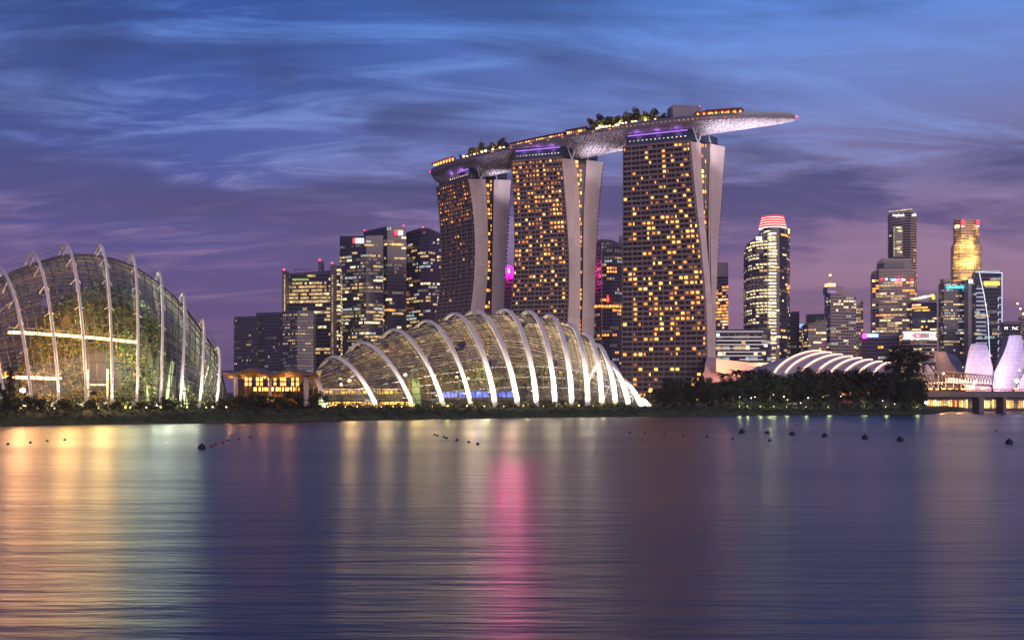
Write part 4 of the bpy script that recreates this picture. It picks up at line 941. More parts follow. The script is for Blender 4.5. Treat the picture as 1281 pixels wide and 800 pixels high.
MB().tube([at(1038.5, 355, 1295), at(1038.5, 342, 1295)], .7, 6).build('spire', M['beige'], o); MB().box(at(1038.5, 344, 1294), (2.2, 2, 2)).build('spire_lamp', M['bulbo'], o); add_box(o, 'violet_band', 1036, 1046, 364, 365.5, 1284, .6, 'violet')
office('narrow lower wing with sloping roof on the side of the beige tower', [(1071, 1310), (1080, 1305)], [382, 374], lit=.45, wall='beige', seed=20, pal=(1, 2), frame='g', bay=3)
o = office('dark navy block with pink and blue sign at its roof corner', [(1078, 1150), (1122, 1140), (1130, 1150)], [420, 419, 420], lit=.12, wall='darkstone', seed=21, pal=(2, 5, 4), name='office_block', cat='office block')
MB().box(at(1081.5, 420, 1137), (4.4, 1, 5)).build('sign_mark', M['pink2'], o); add_box(o, 'sign_box', 1084.5, 1099, 417, 421.5, 1138, 1, 'signb'); letters(o, 'engineers', 1091.5, 419.4, 1137.2, 3.6, 'signw', 13)
# tall stepped beige tower
o = office('tallest slab tower with white roof sign, rising behind its lower stepped shoulder', [(1112, 1510), (1139, 1490), (1146.5, 1500)], [265.5, 262, 266], lit=.06, wall='beige', seed=22, pal=(1, 2), bay=4)
add_box(o, 'window_strip', 1117.5, 1129.5, 283, 321, 1492, 2, 'wglass')
for k in range(17):
    MB().box(at(1118.3, 284.5+k*2.2, 1491), (1.4, .6, 1.3)).build('window', M['wwarm'], o)
    if k in (0, 1, 2, 8, 9, 11, 12, 13, 14): MB().box(at(1124.5+rg.uniform(-2, 2), 284.5+k*2.2, 1491), (rg.uniform(4, 9), .6, 1.5)).build('window', M['wwarm'] if k % 2 else M['wbright'], o)
letters(o, 'maybank', 1124, 269, 1487, 4.2, 'signw', 15); letters(o, 'ob', 1143.5, 268.5, 1489, 4.5, 'signw', 5.5)
for k in range(13): MB().box(at(1113+k*2.3, 264.5-k*.25, 1488), (1.4, 1, 1)).build('roof_lamp', M['wbright'], o)
o = office('dark recessed shoulder block below the tallest slab tower', [(1098, 1480), (1104, 1475), (1140, 1470)], [327, 323, 323], lit=.05, wall='beige', seed=23, pal=(1,), bay=5)
add_box(o, 'dark_panel', 1106, 1131, 328, 335, 1468, 2, 'darkstone')  # dark cladding box set in front of the wall
o = office('broad beige office tower with finned front and small shop signs near its top', [(1091, 1450), (1100, 1440), (1143, 1432), (1147, 1445)], [340, 336, 336, 338], lit=.5, wall='beige', seed=24, pal=(2, 3, 1, 2, 5), frame='g', bay=5, litz=lambda v, l: .04 if v > .9 else .5)
for px, y, mm in ((1093, 351, 'bulbo'), (1103, 349, 'signr'), (1109, 349, 'signw'), (1115, 349.5, 'signb'), (1119, 349.5, 'signc'), (1130, 350, 'bulbo'), (1141, 350, 'signr'), (1127, 350, 'pink2')): add_box(o, 'sign', px-1.4, px+1.4, y-1.2, y+1.2, 1429, 1, mm)
o = office('office block with a brightly lit white and yellow roof terrace', [(1141, 1420), (1172, 1405)], [377, 378], lit=.4, wall='darkstone', seed=25, pal=(2, 3, 5), bay=3)
for k in range(9): MB().box(at(1143+k*3, 374-k*.6, 1404), (2.6, 2, 3.2)).build('roof_lamp', M['signw'] if k in (3, 4, 5) else M['wbright'], o)
MB().add([at(1161, 377, 1403), at(1171, 377, 1403), at(1171, 366, 1403), at(1161, 377, 1410), at(1171, 377, 1410), at(1171, 366, 1410)], [(0, 1, 2), (5, 4, 3), (0, 2, 5, 3), (1, 4, 5, 2)]).build('roof_fin', M['beige'], o)
MB().box(at(1168, 371.5, 1401), (3, 1, 6)).build('fin_lamp', M['signy'], o)
o = office('beige bank building with white framed roof banner behind the big tree', [(1128, 1120), (1150, 1105), (1172, 1108)], [414, 413, 415], lit=.45, wall='beige', seed=26, pal=(2, 2, 3, 1), name='bank_building', cat='bank building', bay=3)
add_box(o, 'banner', 1130, 1171, 416, 423, 1101, 1, mat('banner_panel', (.4, .3, .3), emit=(.6, .36, .36), es=.4))
for y in (415.3, 423.6): add_box(o, 'banner_frame', 1129.5, 1171.5, y-.6, y+.6, 1100, 1, 'signw')
letters(o, 'HSBC', 1137, 419.6, 1099, 5.2, 'signw', 12); add_box(o, 'logo', 1145, 1151, 417.5, 422, 1099, 1, 'signr'); MB().box(at(1148, 419.7, 1098), (3.2, .6, 2)).build('logo_centre', M['signw'], o); letters(o, 'GE', 1166.5, 419.6, 1099, 5.2, 'signw', 8)
# gold octagon tower
gold = mat('gold_stone', (.62, .47, .28), .5, noise=.1, nscale=.1)
def octo(c, Y, hw, cut=.34): return [(c-hw, Y+16), (c-hw*(1-cut*.4), Y+6), (c-hw*.45, Y), (c+hw*.45, Y), (c+hw*(1-cut*.4), Y+6), (c+hw, Y+16)]
o = office('golden floodlit octagonal tower with red emblems on its crown', octo(1209.5, 1490, 18.5), [306]*6, lit=.4, wall=gold, seed=27, pal=(2, 1, 5), frame='g', bay=4.5, hb=.5)
up = office('x', octo(1210, 1494, 15.8), [274]*6, base=Zy(307, 1490), lit=.25, wall=gold, seed=28, pal=(2, 5, 1), frame='g', bay=4.5, hb=.5)
for ch in [c for c in COL.objects if c.parent == up]:
    ch.parent = o; ch.matrix_parent_inverse = Matrix.Translation(-o.location); ch.name = 'upper_'+ch.name.split('.')[0]
bpy.data.objects.remove(up)
add_box(o, 'crown_recess', 1196, 1203, 281, 285, 1496, 6, 'wbright'); add_box(o, 'crown_recess', 1214, 1222, 281, 285, 1494, 6, 'wwarm')
for px in (1204.5, 1223.5): add_box(o, 'emblem', px-1.6, px+1.6, 275, 282, 1489, 1, 'signr'); MB().box(at(px, 283, 1488), (3.2, 1, 2)).build('emblem_bar', M['signw'], o)
for px, y, e in ((1196, 329, 9000), (1217, 329, 15000), (1205, 329, 6000), (1200, 306, 7000), (1208, 305, 7000), (1219, 306, 9000), (1222, 322, 9000), (1210, 350, 5000)):
    light('tower_floodlight', 'POINT', at(px, y, 1484), e*1.6, (1, .60, .16), .5, parent=o)
# cyan sign tower, pillar, diagonal light tower
o = office('dark gridded office tower with cyan roof sign beside the beige pillar', [(1177, 1360), (1181, 1350), (1212, 1350)], [352, 352, 352], lit=.42, wall='darkstone', seed=29, pal=(2, 2, 3, 1, 4), frame='g', bay=3, hb=.4)
add_box(o, 'penthouse', 1180, 1191, 348.5, 352, 1356, 10, 'beige')
letters(o, 'CapitaCommercial', 1194.5, 358.5, 1347, 5.0, 'signc', 22)
o = thing('service_core', 'plain beige service pillar between the cyan sign tower and the outlined tower', 'building core', at(1215, 500, 1340)); add_box(o, 'wall', 1211.5, 1219, 349, 500, 1335, 20, 'beige')
add_box(o, 'sign', 1212, 1217, 350, 354, 1334, .6, 'signw')
o = office('tower outlined by white diagonal light tubes with a yellow sign', [(1219, 1330), (1254, 1320)], [339, 340], lit=.22, wall='darkstone', seed=30, pal=(2, 4, 1), bay=3, fl=5)
tubes = mat('edge_light', (.7, .8, 1), emit=(.72, .80, 1), es=1.5)
for pth, r_ in (([(1225, 341), (1231, 368), (1236, 400), (1238.5, 450)], .55), ([(1220, 340), (1254, 341)], .5), ([(1253.5, 341), (1253.5, 450)], .45)):
    MB().tube([at(px, y, 1317) for px, y in pth], r_, 6).build('light_tube', tubes, o)
for k in range(17): MB().box(at(1221+4.5+.18*k, 361+k*5.2, 1317.5), (9+.5*k, .6, 1.1)).build('light_ledge', mat('ledge_light', (.7, .7, .8), emit=(.55, .62, .85), es=.8, sample=False) if k == 0 else bpy.data.materials['ledge_light'], o)
for k in range(9): MB().box(at(1250.5, 372+k*9, 1317.5), (4.0, .6, 1)).build('light_ledge', bpy.data.materials['ledge_light'], o); MB().box(at(1248.8, 374.5+k*9, 1317.5), (.8, .6, 4.5)).build('light_ledge', bpy.data.materials['ledge_light'], o)
add_box(o, 'sign', 1231, 1251, 351.5, 357, 1316, 1, mat('sign_back', (.6, .35, .05), emit=(1, .42, .04), es=1.2)); letters(o, 'BANKING', 1241, 354.4, 1315, 4.4, 'signy', 18)
add_box(o, 'roof_lamp', 1222, 1251, 338, 339, 1325, 2, 'wcool')
o = office('dark grey block with white roof letters at the right end of the skyline', [(1255, 1260), (1277, 1250)], [402, 402], lit=.06, wall='stone', seed=31, pal=(1,), name='office_block', cat='office block')
letters(o, 'M', 1258.5, 410.5, 1247, 4, 'signw', 3.5); letters(o, 'PwC', 1270, 410.5, 1247, 4, 'signw', 7)
office('tall plain block cut by the right edge of the view', [(1278, 1300), (1300, 1295)], [395, 395], lit=.2, wall='beige', seed=32, pal=(1, 2), name='office_block', cat='office block')
o = thing('tower_crane', 'thin lit crane jib above the plain block at the right edge', 'crane', at(1279, 400, 1300)); MB().tube([at(1279, 400, 1305), at(1279, 386, 1305)], .6, 4).build('mast', M['steel'], o); MB().tube([at(1281, 394, 1304), at(1272, 378, 1304)], .5, 4).build('jib', M['beige'], o)
for q in (.1, .5, .9): MB().box(at(1281-9*q, 394-16*q, 1303), (1.6, 1, 1.6)).build('jib_lamp', M['bulb'], o)

# ------------------------------------------------------------ theatre roofs
def shellroof(root, bot, top, Yb, Yt, n, strips, smat, wmat, back=50):
    def C(u, t):
        b = at(np.interp(u, range(len(bot)), [p[0] for p in bot]), np.interp(u, range(len(bot)), [p[1] for p in bot]), Yb)
        tp = at(np.interp(u, range(len(top)), [p[0] for p in top]), np.interp(u, range(len(top)), [p[1] for p in top]), Yt)
        if t <= 1: th = t*math.pi/2; return Vector((b.x+(tp.x-b.x)*(1-math.cos(th))**.85, b.y+(tp.y-b.y)*(1-math.cos(th)), b.z+(tp.z-b.z)*math.sin(th)))
        th = (t-1)*math.pi/2; return Vector((tp.x+(tp.x-b.x)*.3*math.sin(th), tp.y+back*math.sin(th), tp.z-(tp.z-b.z)*(1-math.cos(th))))
    m = len(bot)-1
    rings = [[C(m*i/n, j/10) for j in range(21)] for i in range(n+1)]
    MB().loft(rings, closed=False).build('roof_shell', wmat, root, smooth=True)
    for s in strips:
        pth = [C(s, .10+1.0*j/16)+Vector((0, -.4, .45)) for j in range(17)]
        MB().sweep(pth, (0, -.7, .7), .15, .46, 6).build('light_arc', smat, root)
th = thing('theatre_roof', 'white domed theatre roof striped by eight glowing arcs', 'theatre', at(1030, 480, 600))
shellroof(th, [(925, 474), (948, 474), (967, 472), (981, 472), (1000, 472), (1020, 472), (1037, 472), (1054, 472), (1072, 472), (1091, 472), (1110, 472)],
          [(962, 458), (985, 448), (1028, 439), (1040.5, 441), (1054, 443.5), (1067, 446), (1079, 448), (1092, 450), (1104, 452.4), (1115, 453.6), (1128, 460)], 560, 590, 50, [2, 3, 4, 5, 6, 7, 8, 9], M['stripp'], mat('roof_membrane', (.36, .32, .38), .5))
th2 = thing('shopping_arcade_roof', 'pinkish glowing layered arcade roof beside the foot of the nearest hotel tower', 'arcade roof', at(915, 480, 640))
shellroof(th2, [(880, 480), (895, 478), (915, 476), (935, 474), (960, 472)], [(885, 446), (900, 448), (920, 452), (940, 456), (962, 464)], 640, 665, 24, [], M['stripp'], mat('warm_shell', (.55, .38, .34), .5))
for k in range(7):
    MB().sweep([at(896+q*(52-k*2.5), 449.5+k*2.3+q*(6+.4*k), 636-.2*k) for q in np.linspace(0, 1, 9)], (0, -1, 0), .35, .55, 5).build('light_line', mat('arcade_line', (1, .6, .4), emit=(1, .40, .24), es=1.0) if k == 0 else bpy.data.materials['arcade_line'], th2)
light('arcade_light', 'POINT', at(912, 462, 620), 14000, (1, .45, .3), 1)

# ------------------------------------------------------------ lotus museum
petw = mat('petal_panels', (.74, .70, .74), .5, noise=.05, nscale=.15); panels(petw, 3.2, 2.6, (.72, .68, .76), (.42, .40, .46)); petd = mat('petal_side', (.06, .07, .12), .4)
mus = thing('lotus_museum', 'white lotus shaped museum with violet lit petals beyond the bridge', 'museum', at(1235, 488, 640))
def petal(rows, Yb, lean, side, bulge=1.6, mm=None):
    """rows bottom to top: (y, left px, right px)"""
    n = len(rows); fr = []; bk = []
    for i, (y, l, r_) in enumerate(rows):
        t = i/(n-1); Y = Yb-lean*t*t; row = []
        for j in range(7):
            q = j/6; p = at(l+(r_-l)*q, y, Y-bulge*math.sin(math.pi*q)); row.append(p)
        fr.append(row); sx, sy = side; th_ = .3+.7*t
        bk.append([p+Vector((sx*th_*(1 if t < .97 else .85), sy*th_+3, -1.5*t)) for p in row])
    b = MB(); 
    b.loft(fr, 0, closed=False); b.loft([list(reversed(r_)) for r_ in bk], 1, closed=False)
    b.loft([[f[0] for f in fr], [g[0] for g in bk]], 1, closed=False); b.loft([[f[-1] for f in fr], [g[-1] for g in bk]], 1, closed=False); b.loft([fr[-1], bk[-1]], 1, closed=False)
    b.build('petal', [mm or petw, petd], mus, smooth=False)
petal([(492, 1209, 1238), (484, 1207, 1243), (476, 1206.5, 1244), (467, 1206.5, 1243.5), (458, 1208, 1241.5), (448, 1210, 1239), (438, 1212, 1236.5), (430, 1214.5, 1234)], 640, 14, (7, 12))
petal([(492, 1244, 1262), (484, 1242, 1272), (474, 1243, 1278), (465, 1244.5, 1281.5), (455, 1249, 1282), (444, 1254.5, 1281.5), (432, 1259, 1280), (419, 1262.5, 1278)], 636, 16, (4.5, 13))
petal([(492, 1268, 1290), (480, 1274, 1300), (468, 1280, 1312), (456, 1284, 1318)], 628, 8, (10, 18))
brn = mat('petal_warm', (.40, .30, .27), .55, noise=.08, nscale=.2)
petal([(488, 1182, 1212), (478, 1178, 1208), (468, 1174, 1202), (464, 1172.5, 1198), (456, 1171, 1191.5), (448, 1170, 1187), (439.5, 1168.5, 1182.5)], 660, 10, (20, 20), mm=brn)
petal([(480, 1160, 1172), (470, 1158, 1170), (462, 1156, 1166), (455, 1154, 1160), (452, 1152.5, 1157)], 655, 6, (12, 16))
for px, y, Y, tgt, e, c in ((1226, 486, 606, (1226, 440), 27000, (.64, .54, 1)), (1262, 486, 600, (1268, 440), 40000, (.68, .57, 1)), (1281, 478, 602, (1276, 450), 24000, (.70, .57, 1)), (1216, 490, 622, (1222, 478), 13000, (1, .55, .3)), (1254, 490, 618, (1258, 478), 12000, (1, .55, .35)), (1185, 485, 635, (1185, 460), 16000, (1, .6, .4))):
    light('petal_floodlight', 'SPOT', at(px, y, Y), e, c, 1.0, aim=at(tgt[0], tgt[1], 636), spot=95, parent=mus)

# ------------------------------------------------------------ helix bridge, road bridge, lit arcade below it
hb = thing('helix_bridge', 'curving tubular footbridge wrapped in warm lit spiral tubes beside the museum', 'footbridge', at(1180, 486, 560))
def hl(t): return at(1150+92*t, 481-3*math.sin(t*3.1), 575-20*t)
for ph in (0, math.pi):
    mb = MB(); pth = [hl(k/150)+Vector((0, 3.3*math.cos(k*.55+ph), 3.3*math.sin(k*.55+ph)+2)) for k in range(151)]; mb.sweep(pth, (.1, .3, 1), .22, .22, 5); mb.build('spiral_tube', M['steel'], hb)
MB().sweep([hl(k/20)+Vector((0, 0, -.6)) for k in range(21)], (0, 0, 1), .4, 2.4, 6).build('deck', M['beige'], hb)
MB().sweep([hl(k/20)+Vector((0, -2.6, .4)) for k in range(21)], (0, 0, 1), .15, .15, 5).build('light_strip', M['stripp'], hb)
for q in (.08, .3, .52, .75): light('bridge_light', 'POINT', hl(q)+Vector((0, -1, 1.5)), 3500, (1, .52, .22), .3, parent=hb)
cn = thing('curved_canopy', 'warm lit curved canopy roof in front of the brown museum petal', 'canopy', at(1190, 478, 590))
rings = [[at(1150+72*t, 470-4.5*math.sin(math.pi*(t*.85+.12)), 590), at(1150+72*t, 468.8-4.5*math.sin(math.pi*(t*.85+.12)), 590), at(1150+72*t, 468.8-4.5*math.sin(math.pi*(t*.85+.12)), 604)] for t in np.linspace(0, 1, 20)]
MB().loft(rings).build('roof', M['beige'], cn)
for k in range(7): MB().tube([at(1155+9.5*k, 486, 592), at(1155+9.5*k, 467, 592)], .3, 6).build('column', M['beige'], cn)
for k in range(3): MB().sweep([at(1186+34*q, 473+k*2.2+9*q*q, 588) for q in np.linspace(0, 1, 8)], (0, -1, 0), .3, .5, 5).build('lit_beam', M['stripp'], cn)
for px in (1160, 1178, 1200): light('canopy_light', 'POINT', at(px, 478, 594), 15000, (1, .52, .22), .6, parent=cn)
rb = thing('road_bridge', 'dark flat road bridge on square piers crossing the water at the right edge', 'bridge', at(1240, 500, 500))
gmt = mat('bridge_concrete', (.20, .17, .18), .7, noise=.15, nscale=.3)
a = at(1152, 488, 520); b = at(1460, 487, 500)
MB().loft([[Vector((p.x, p.y, 11.4)), Vector((p.x, p.y, 8.4)), Vector((p.x, p.y+14, 8.4)), Vector((p.x, p.y+14, 11.4))] for p in (a, b)]).build('deck', gmt, rb)
mb = MB(); mb.loft([[Vector((p.x, p.y-.3, 12.3)), Vector((p.x, p.y-.3, 12.0)), Vector((p.x, p.y, 12.0)), Vector((p.x, p.y, 12.3))] for p in (a, b)])
for k in range(60): p = a.lerp(b, k/60); mb.box((p.x, p.y-.1, 11.8), (.15, .15, .9))
mb.build('railing', M['steel'], rb)
for px in (1227, 1256, 1300): p = at(px, 510, 512); MB().box((p.x, p.y+3, 4.2), (2.6 if px == 1227 else 1.6, 8, 8.4)).build('pier', gmt, rb)
for k in range(16): MB().box(at(1164+k*8.2, 486.3+rg.uniform(-.5, .3), 516), (rg.uniform(1, 2.4), .4, .5)).build('rail_lamp', rg.choice([M['bulbo'], M['wamber2'], M['red']]), rb)
am = thing('waterside_arcade', 'row of tall yellow lit arcade bays seen below the road bridge', 'arcade', at(1215, 512, 556))
add_box(am, 'wall', 1158, 1420, 496, 514, 553, 8, M['darkstone']); add_box(am, 'roof', 1156, 1422, 495, 496.4, 550, 12, M['steeldark'])
for k in range(46):
    px = 1160+k*2.75
    if 1222 < px < 1229 or 1252 < px < 1257: continue
    add_box(am, 'bay_window', px-.95, px+.85, 500+rg.uniform(-.5, 1.0), 510, 552.6, .3, rg.choice([M['wamber2'], M['wbright'], M['wamber'], M['wwarm'], M['wdim']]))
add_box(am, 'violet_panel', 1221.5, 1223.5, 499, 510, 552.2, .3, mat('magenta_panel', (.5, .05, .5), emit=(.85, .05, .9), es=1.6))
add_box(am, 'quay_edge', 1157, 1430, 510.5, 513.8, 548, 5, gmt)
def lamp_post(name, label, px, y, Y, m, r=.55):
    p = at(px, y, Y); z0 = landZ(px) if px < 1165 else 11; o = thing(name, label, 'street lamp', (p.x, p.y, z0)); MB().tube([(p.x, p.y, z0-.3), (p.x, p.y, p.z)], .12, 5).build('post', M['steeldark'], o)
    MB().lathe([(.05, -r), (r, -r*.5), (r, r*.5), (.05, r)], p, 8).build('lamp_head', m, o); return o
for px, y, Y, m, lb, r in ((1220, 478, 540, M['bulbw'], 'white street lamp in front of the left violet petal', .9), (1272, 476, 530, M['bulbw'], 'bright white street lamp in front of the right violet petal', 1.1), (1275, 463, 540, M['bulbw'], 'small high street lamp right of the right petal', .5), (1180, 467, 560, M['bulb'], 'yellow street lamp standing before the curved canopy', .6),
                           (1159, 503, 500, M['bulbw'], 'white lamp at the end of the road bridge', .9), (1006, 475, 520, M['bulbo'], 'single orange lamp among the dark trees below the theatre roof', .8), (1089, 471, 520, M['bulbo'], 'orange lamp left of the big waterside tree', .9), (28.5, 488, 332, M['bulbw'], 'bright white lamp beside the cypress at the tall dome', .9), (813, 489, 470, M['bulbo'], 'faint orange lamp just right of the ribbed dome', .5)):
    lamp_post('street_lamp', lb, px, y, Y, m, r)

# ------------------------------------------------------------ trees on the land
TP = Pool([make_tree('broadleaf_tree', 'x', 'tree', 90+k, 13.5, 5.6, .28, nl=20, per=95, leaf=.5, trunk_r=.35) for k in range(4)])
PT = Pool([make_palm(5+k, 12.5, 'x', 'x') for k in range(2)])
for k in range(58):
    px = 812+k*6.0+rg.uniform(-3, 3); back_ = k % 2; Y = shoreY(min(px, 1150))+(22 if back_ else 48)+rg.uniform(0, 8)
    yt = float(np.interp(px, [805, 815, 840, 860, 900, 935, 960, 1010, 1060, 1110, 1160], [498, 485, 476, 476, 474, 470, 468, 466, 468, 468, 478]))+(11 if back_ else 0)+rg.uniform(-3, 6)
    H = Zy(yt, Y)-landZ(px); TP.place(k, (X(px, Y), Y, landZ(px)), k*1.9, max(.35, H/13.5), 'dark broadleaf tree in the dense waterside belt' if not back_ else 'lower dark tree along the front of the waterside belt', 'trees of the waterside belt' if not back_ else 'front trees of the waterside belt')
for k, (px, yt) in enumerate(((846, 473), (905, 464), (922, 459), (940, 460), (868, 470), (955, 466))):
    Y = 500; H = Zy(yt, Y)-landZ(px); PT.place(k, (X(px, Y), Y, landZ(px)), k, H/14.0, 'palm rising above the waterside trees near the arcade roof', 'palms above the waterside trees')
big = make_tree('casuarina_tree', 'large loose feathery tree by the water, in front of the bank banner and theatre roof', 'tree', 131, 35, 12.0, .10, nl=66, per=170, leaf=.46, trunk_r=.6, mats=[M['leaf'], M['leaf']])
Y = 484; big.scale = (.92, .92, .86); big.location = (X(1136, Y), Y, 3); 
big2 = make_tree('casuarina_tree', 'narrow feathery tree standing against the left side of the big waterside tree', 'tree', 133, 35, 5.2, .15, nl=30, per=110, leaf=.42, trunk_r=.4, mats=[M['leaf'], M['leaf']])
big2.scale = (1, 1, .86); big2.location = (X(1117, 480), 480, 3)
# left bank: cypresses, shrubs
def cypress(px, yt, Y, seed, label):
    H = Zy(yt, Y)-landZ(px); rgc = random.Random(seed); o = thing('cypress_tree', label, 'tree'); mb = MB(); cs = []
    for k in range(26): z = H*(.06+.9*k/26); cs.append((Vector((rgc.uniform(-.5, .5)*1.2, rgc.uniform(-.5, .5), z)), max(.45, 2.6*(1-k/26)**.7*rgc.uniform(.75, 1.15))))
    leaf_cloud(mb, cs, 60, 1, .32, rgc); mb.build('crown', M['leaf'], o); MB().tube([(0, 0, -.4), (0, 0, H*.9)], .16, 5).build('trunk', M['bark'], o); o.location = (X(px, Y), Y, landZ(px))
cypress(12.5, 455, 326, 3, 'tall dark pointed cypress at the left edge of the water bank'); cypress(-1, 478, 324, 4, 'shorter pointed cypress cut by the left edge of the view'); cypress(3.5, 487, 322, 8, 'low pointed cypress between the two taller ones')
SB = Pool([make_tree('shrub', 'x', 'shrub', 150+k, 4.6, 2.6, .12, nl=12, per=80, leaf=.3, trunk_r=.12, mats=[M['leaf'], M['leaf2']]) for k in range(4)])
for k in range(46):
    px = 18+k*8.6+rg.uniform(-3, 3); Y = shoreY(px)+12.5+rg.uniform(-.5, 2)
    yt = float(np.interp(px, [0, 30, 60, 80, 100, 118, 140, 150, 175, 205, 240, 290, 320, 350, 362, 385, 410, 425], [500, 497, 498, 495, 502, 497, 506, 494, 504, 496, 503, 498, 492, 500, 486, 494, 490, 506]))+rg.uniform(-2, 4)
    H = max(1.2, Zy(yt, Y)-landZ(px)); SB.place(k, (X(px, Y), Y, landZ(px)-.3), k*2.2, (H/4.6*1.25, H/4.6*1.1, H/4.6), 'dark rounded shrub on top of the left water bank' if px < 280 else 'dark shrub in front of the timber pavilion', 'shrubs along the left bank' if px < 280 else 'shrubs before the pavilion')
for k in range(34):
    px = 428+k*11.6+rg.uniform(-3, 3); Y = shoreY(px)+12+rg.uniform(-.5, 1.5); SB.place(k, (X(px, Y), Y, landZ(px)-.3), k*1.1, rg.uniform(.22, .42), 'small low shrub along the foot of the ribbed dome', 'low shrubs before the ribbed dome')
for k in range(24):
    px = 815+k*14.2+rg.uniform(-4, 4); Y = shoreY(min(px, 1140))+14+rg.uniform(0, 3); SB.place(k, (X(px, Y), Y, landZ(px)-.3), k*1.3, rg.uniform(.35, 1.15), 'dark shrub at the water edge of the tree belt', 'shrubs along the tree belt')
# ground cover on the bank
mb = MB(); cs = []
for _ in range(1500):
    px = rgm.uniform(-80, 1160); d = rgm.uniform(1.5, 12); Y = shoreY(px)+d; z = landZ(px)*float(np.interp(d, [0, 2.5, 5, 8, 12], [.15, .55, .8, .96, 1]))
    cs.append((Vector((X(px, Y), Y, z+.1)), rgm.uniform(.5, 1.2)))
leaf_cloud(mb, cs, 9, 1, .35, rgm, flat=.35); tag(mb.build('ground_cover', M['leaf']), 'dark creeping ground cover over the sloping water bank', 'ground cover', kind='stuff')
# revetment stones at the waterline
mb = MB()
for _ in range(700):
    px = rgm.uniform(-80, 1160); Y = shoreY(px)+rgm.uniform(-.4, 1.4); s = rgm.uniform(.25, .7); c = (X(px, Y), Y, rgm.uniform(0, .5)); mb.box(c, (s*1.4, s, s), rgm.uniform(0, 3))
tag(mb.build('revetment_stones', mat('wet_stone', (.08, .075, .07), .6, noise=.4, nscale=2)), 'dark stones along the waterline', 'stones', kind='stuff')
# path lamps and small lights in the tree belt
WL = Pool([bulb_thing('path_lamp', 'x', 'x', M['bulbw'], .2, 3.2)]); GR = Pool([bulb_thing('garden_spotlight', 'x', 'x', M['bulbg'], .2, .4)]); YL = Pool([bulb_thing('bank_lamp', 'x', 'x', M['bulb'], .30, .5)])
for px, y in ((928, 493), (937, 495), (943, 494), (953, 496), (968, 494), (982, 495), (988, 499), (1001, 500.5), (1010, 497), (1033, 495), (1052, 495), (1077, 498), (1086, 497), (1093, 498), (1107, 498), (1120, 502)):
    Y = shoreY(px)+rg.uniform(15, 30); y += rg.uniform(-2.5, 2); px += rg.uniform(-3, 3); WL.place(0, (X(px, Y), Y, Zy(y, Y)-3.7), 0, rg.uniform(.7, 1.2), 'small white path lamp glowing below the waterside trees', 'path lamps below the waterside trees')
for px in (925, 935, 951, 968, 984, 1008, 1036, 1081, 1108, 1147):
    Y = shoreY(min(px, 1130))+13; GR.place(0, (X(px, Y), Y, landZ(px)), 0, 1, 'green garden spotlight at the foot of the waterside trees', 'green garden spotlights')
    light('garden_spot_glow', 'POINT', (X(px, Y), Y-1, landZ(px)+1.6), 420, (.85, 1, .40), .6)
for px, e, c in ((840, 900, (1, .5, .3)), (905, 700, (1, .6, .3)), (962, 2200, (.9, 1, .4)), (1000, 1800, (1, .75, .35)), (1040, 2500, (1, .4, .15)), (1098, 2000, (1, .4, .15)), (1133, 1600, (1, .7, .5))):
    Y = shoreY(min(px, 1130))+30; light('belt_glow', 'POINT', (X(px, Y), Y, landZ(px)+4), e*1.5, c, .4)
for px in (26, 48, 59, 68, 86, 123, 130, 157, 163, 183, 201, 228, 234, 258, 266, 283, 292, 402, 410, 432, 447, 461, 477, 492, 503, 522, 541, 560, 584, 606, 630, 655, 680, 702, 724, 742):
    Y = shoreY(px)+13.5; YL.place(0, (X(px, Y), Y, landZ(px)), 0, rg.uniform(.5, .95), 'small yellow ground lamp along the top of the water bank', 'ground lamps along the bank')
for px, c in ((27, (.8, 1, .3)), (60, (1, .8, .4)), (125, (1, .8, .3)), (160, (.9, 1, .3)), (228, (.8, 1, .3)), (260, (.7, 1, .3)), (290, (1, .6, .2)), (408, (.6, 1, .4)), (440, (1, .55, .15)), (475, (1, .6, .2)), (500, (.7, .9, .3)), (560, (.9, .9, .3)), (610, (1, .8, .3)), (660, (.9, .9, .3)), (710, (1, .85, .4)), (755, (1, .8, .4))):
    Y = shoreY(px)+14; light('bank_glow', 'POINT', (X(px, Y), Y-.5, landZ(px)+1.5), 380, c, .3)
# the lit villa glimpsed through the belt
o = thing('kiosk', 'low orange lit kiosk half hidden in the trees left of the big tree', 'kiosk', at(1070, 500, 500)); add_box(o, 'wall', 1052, 1100, 489, 503, 498, 6, M['parapet']); add_box(o, 'roof', 1050, 1102, 487.5, 489, 496, 9, M['steeldark'])
for k in range(6): add_box(o, 'window', 1054+k*7.5, 1059+k*7.5, 490.5, 494, 497.7, .3, M['wamber'])
o = thing('footpath_wall', 'low warm lit garden wall under the trees near the path lamps', 'garden wall', at(990, 503, 470)); add_box(o, 'wall', 981, 997, 503.5, 506, 474, .8, M['beige'])

# ------------------------------------------------------------ buoys
def buoy(name, label, group, m, r):
    o = thing(name, label, 'buoy', group=group)
    MB().lathe([(r*.35, -r*.5), (r*.85, -r*.25), (r, r*.15), (r*.92, r*.55), (r*.6, r*.95), (r*.22, r*1.12)], n=16).build('float', m, o, smooth=True)
    MB().lathe([(r*.22, r*1.08), (r*.2, r*1.35), (r*.05, r*1.4)], n=8).build('lifting_eye', M['steeldark'], o)
    MB().lathe([(r*1.01, r*.05), (r*1.04, r*.12), (r*1.01, r*.2)], n=16).build('band', M['black'], o); kids(o); return o
B1 = Pool([buoy('mooring_buoy', 'x', 'x', M['black'], 1)]); B2 = Pool([buoy('marker_buoy', 'x', 'x', M['buoyb'], 1)]); B3 = Pool([buoy('line_buoy', 'x', 'x', M['buoyr'], 1)])
def putb(pool, px, y, d, label, group):
    Y = CAMZ*F/(y-HY); r_ = d/2*Y/F; pool.place(0, (X(px, Y), Y, r_*.15), px, r_, label, group)
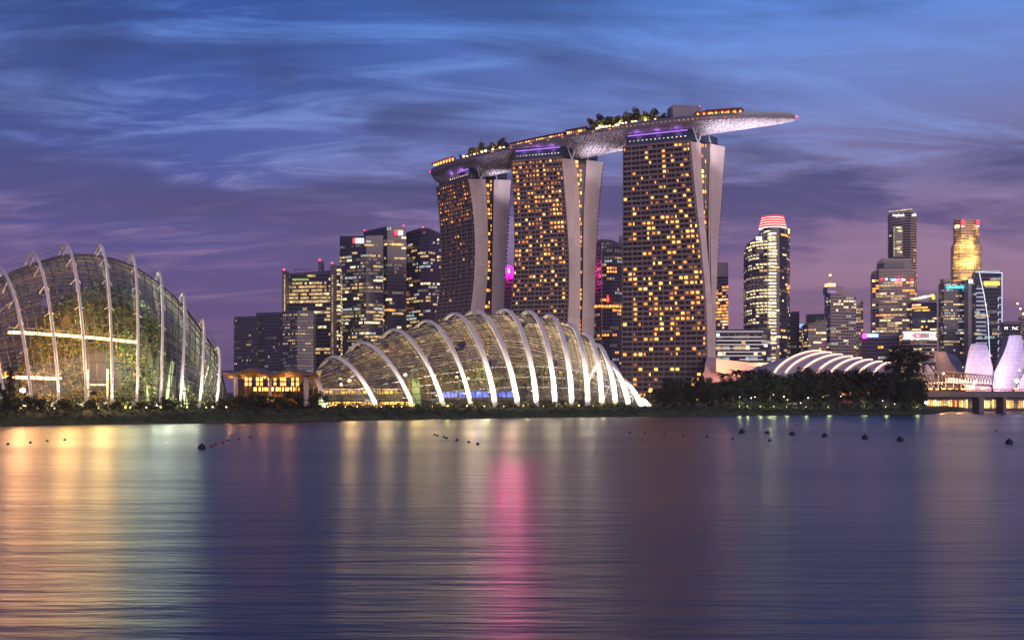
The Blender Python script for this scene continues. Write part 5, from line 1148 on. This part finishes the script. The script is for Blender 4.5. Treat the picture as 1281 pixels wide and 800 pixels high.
putb(B1, 252.5, 561, 9.5, 'large black buoy at the near end of the line of red buoys', 'large black mooring buoys')
big_l = ['large black buoy first of the right hand row, nearest the shore', 'smaller black buoy second in the right hand row', 'black buoy third in the right hand row', 'black buoy fourth in the right hand row', 'large black buoy fifth in the row, below the theatre roof', 'large black buoy sixth in the row, below the big tree', 'large black buoy alone at the right edge under the museum']
for (px, y, d), lb in zip(((928, 541, 8), (959.5, 542, 5.5), (991, 544, 7), (1031.5, 546, 7), (1082, 548.5, 8), (1126, 551, 8.5), (1262.5, 554.5, 9)), big_l): putb(B1, px, y, d, lb, 'large black mooring buoys')
for px, y, d in ((264.5, 558.5, 5), (269.5, 556, 5), (278.5, 553.5, 4.5), (285, 551.5, 4.5), (298.5, 549.5, 4), (313.5, 547.5, 4)): putb(B3, px, y, d, 'small red buoy in the line trailing off the large black buoy', 'red line buoys')
for px, y, d, g in [(a_, b_, c_, 'right') for a_, b_, c_ in ((788, 541.5, 3), (807, 542.5, 3), (831.5, 543.5, 3.5), (854.5, 545, 3.8), (884.3, 547, 4), (916, 549, 4), (962.7, 551.5, 4.5))]+[(a_, b_, c_, 'middle') for a_, b_, c_ in ((543.5, 544, 3), (547, 545.3, 3.2), (555.5, 547, 3.5), (558.5, 548.5, 3.5), (571.5, 551, 4), (586.5, 553.5, 4), (597.5, 556, 4.5))]+[(a_, b_, c_, 'left') for a_, b_, c_ in ((10, 556, 4), (38, 554, 3.8), (59, 552, 3.5), (81, 550.5, 3.5))]:
    putb(B2, px, y, d, {'right': 'small blue grey buoy in the line in front of the tree belt', 'middle': 'small blue grey buoy in the short line before the ribbed dome', 'left': 'small blue grey buoy in the line before the tall dome'}[g], {'right': 'blue buoys before the tree belt', 'middle': 'blue buoys before the ribbed dome', 'left': 'blue buoys before the tall dome'}[g])
putb(B2, 1246.5, 539, 2.6, 'single tiny dark buoy near the right edge behind the large one', 'lone far buoy')
# ------------------------------------------------------------ the evening air
hz = bpy.data.materials.new('evening_air'); hz.use_nodes = True; t = hz.node_tree
for n in list(t.nodes): t.nodes.remove(n)
pvn = t.nodes.new('ShaderNodeVolumePrincipled'); pvn.inputs['Density'].default_value = HAZE; pvn.inputs['Color'].default_value = (.86, .80, .86, 1); pvn.inputs['Anisotropy'].default_value = .3
ou = t.nodes.new('ShaderNodeOutputMaterial'); t.links.new(pvn.outputs[0], ou.inputs['Volume'])
if HAZE > 0: tag(MB().box((0, 4300, 149), (18600, 9400, 302)).build('haze', hz), kind='stuff')
print('objects', len(bpy.data.objects))
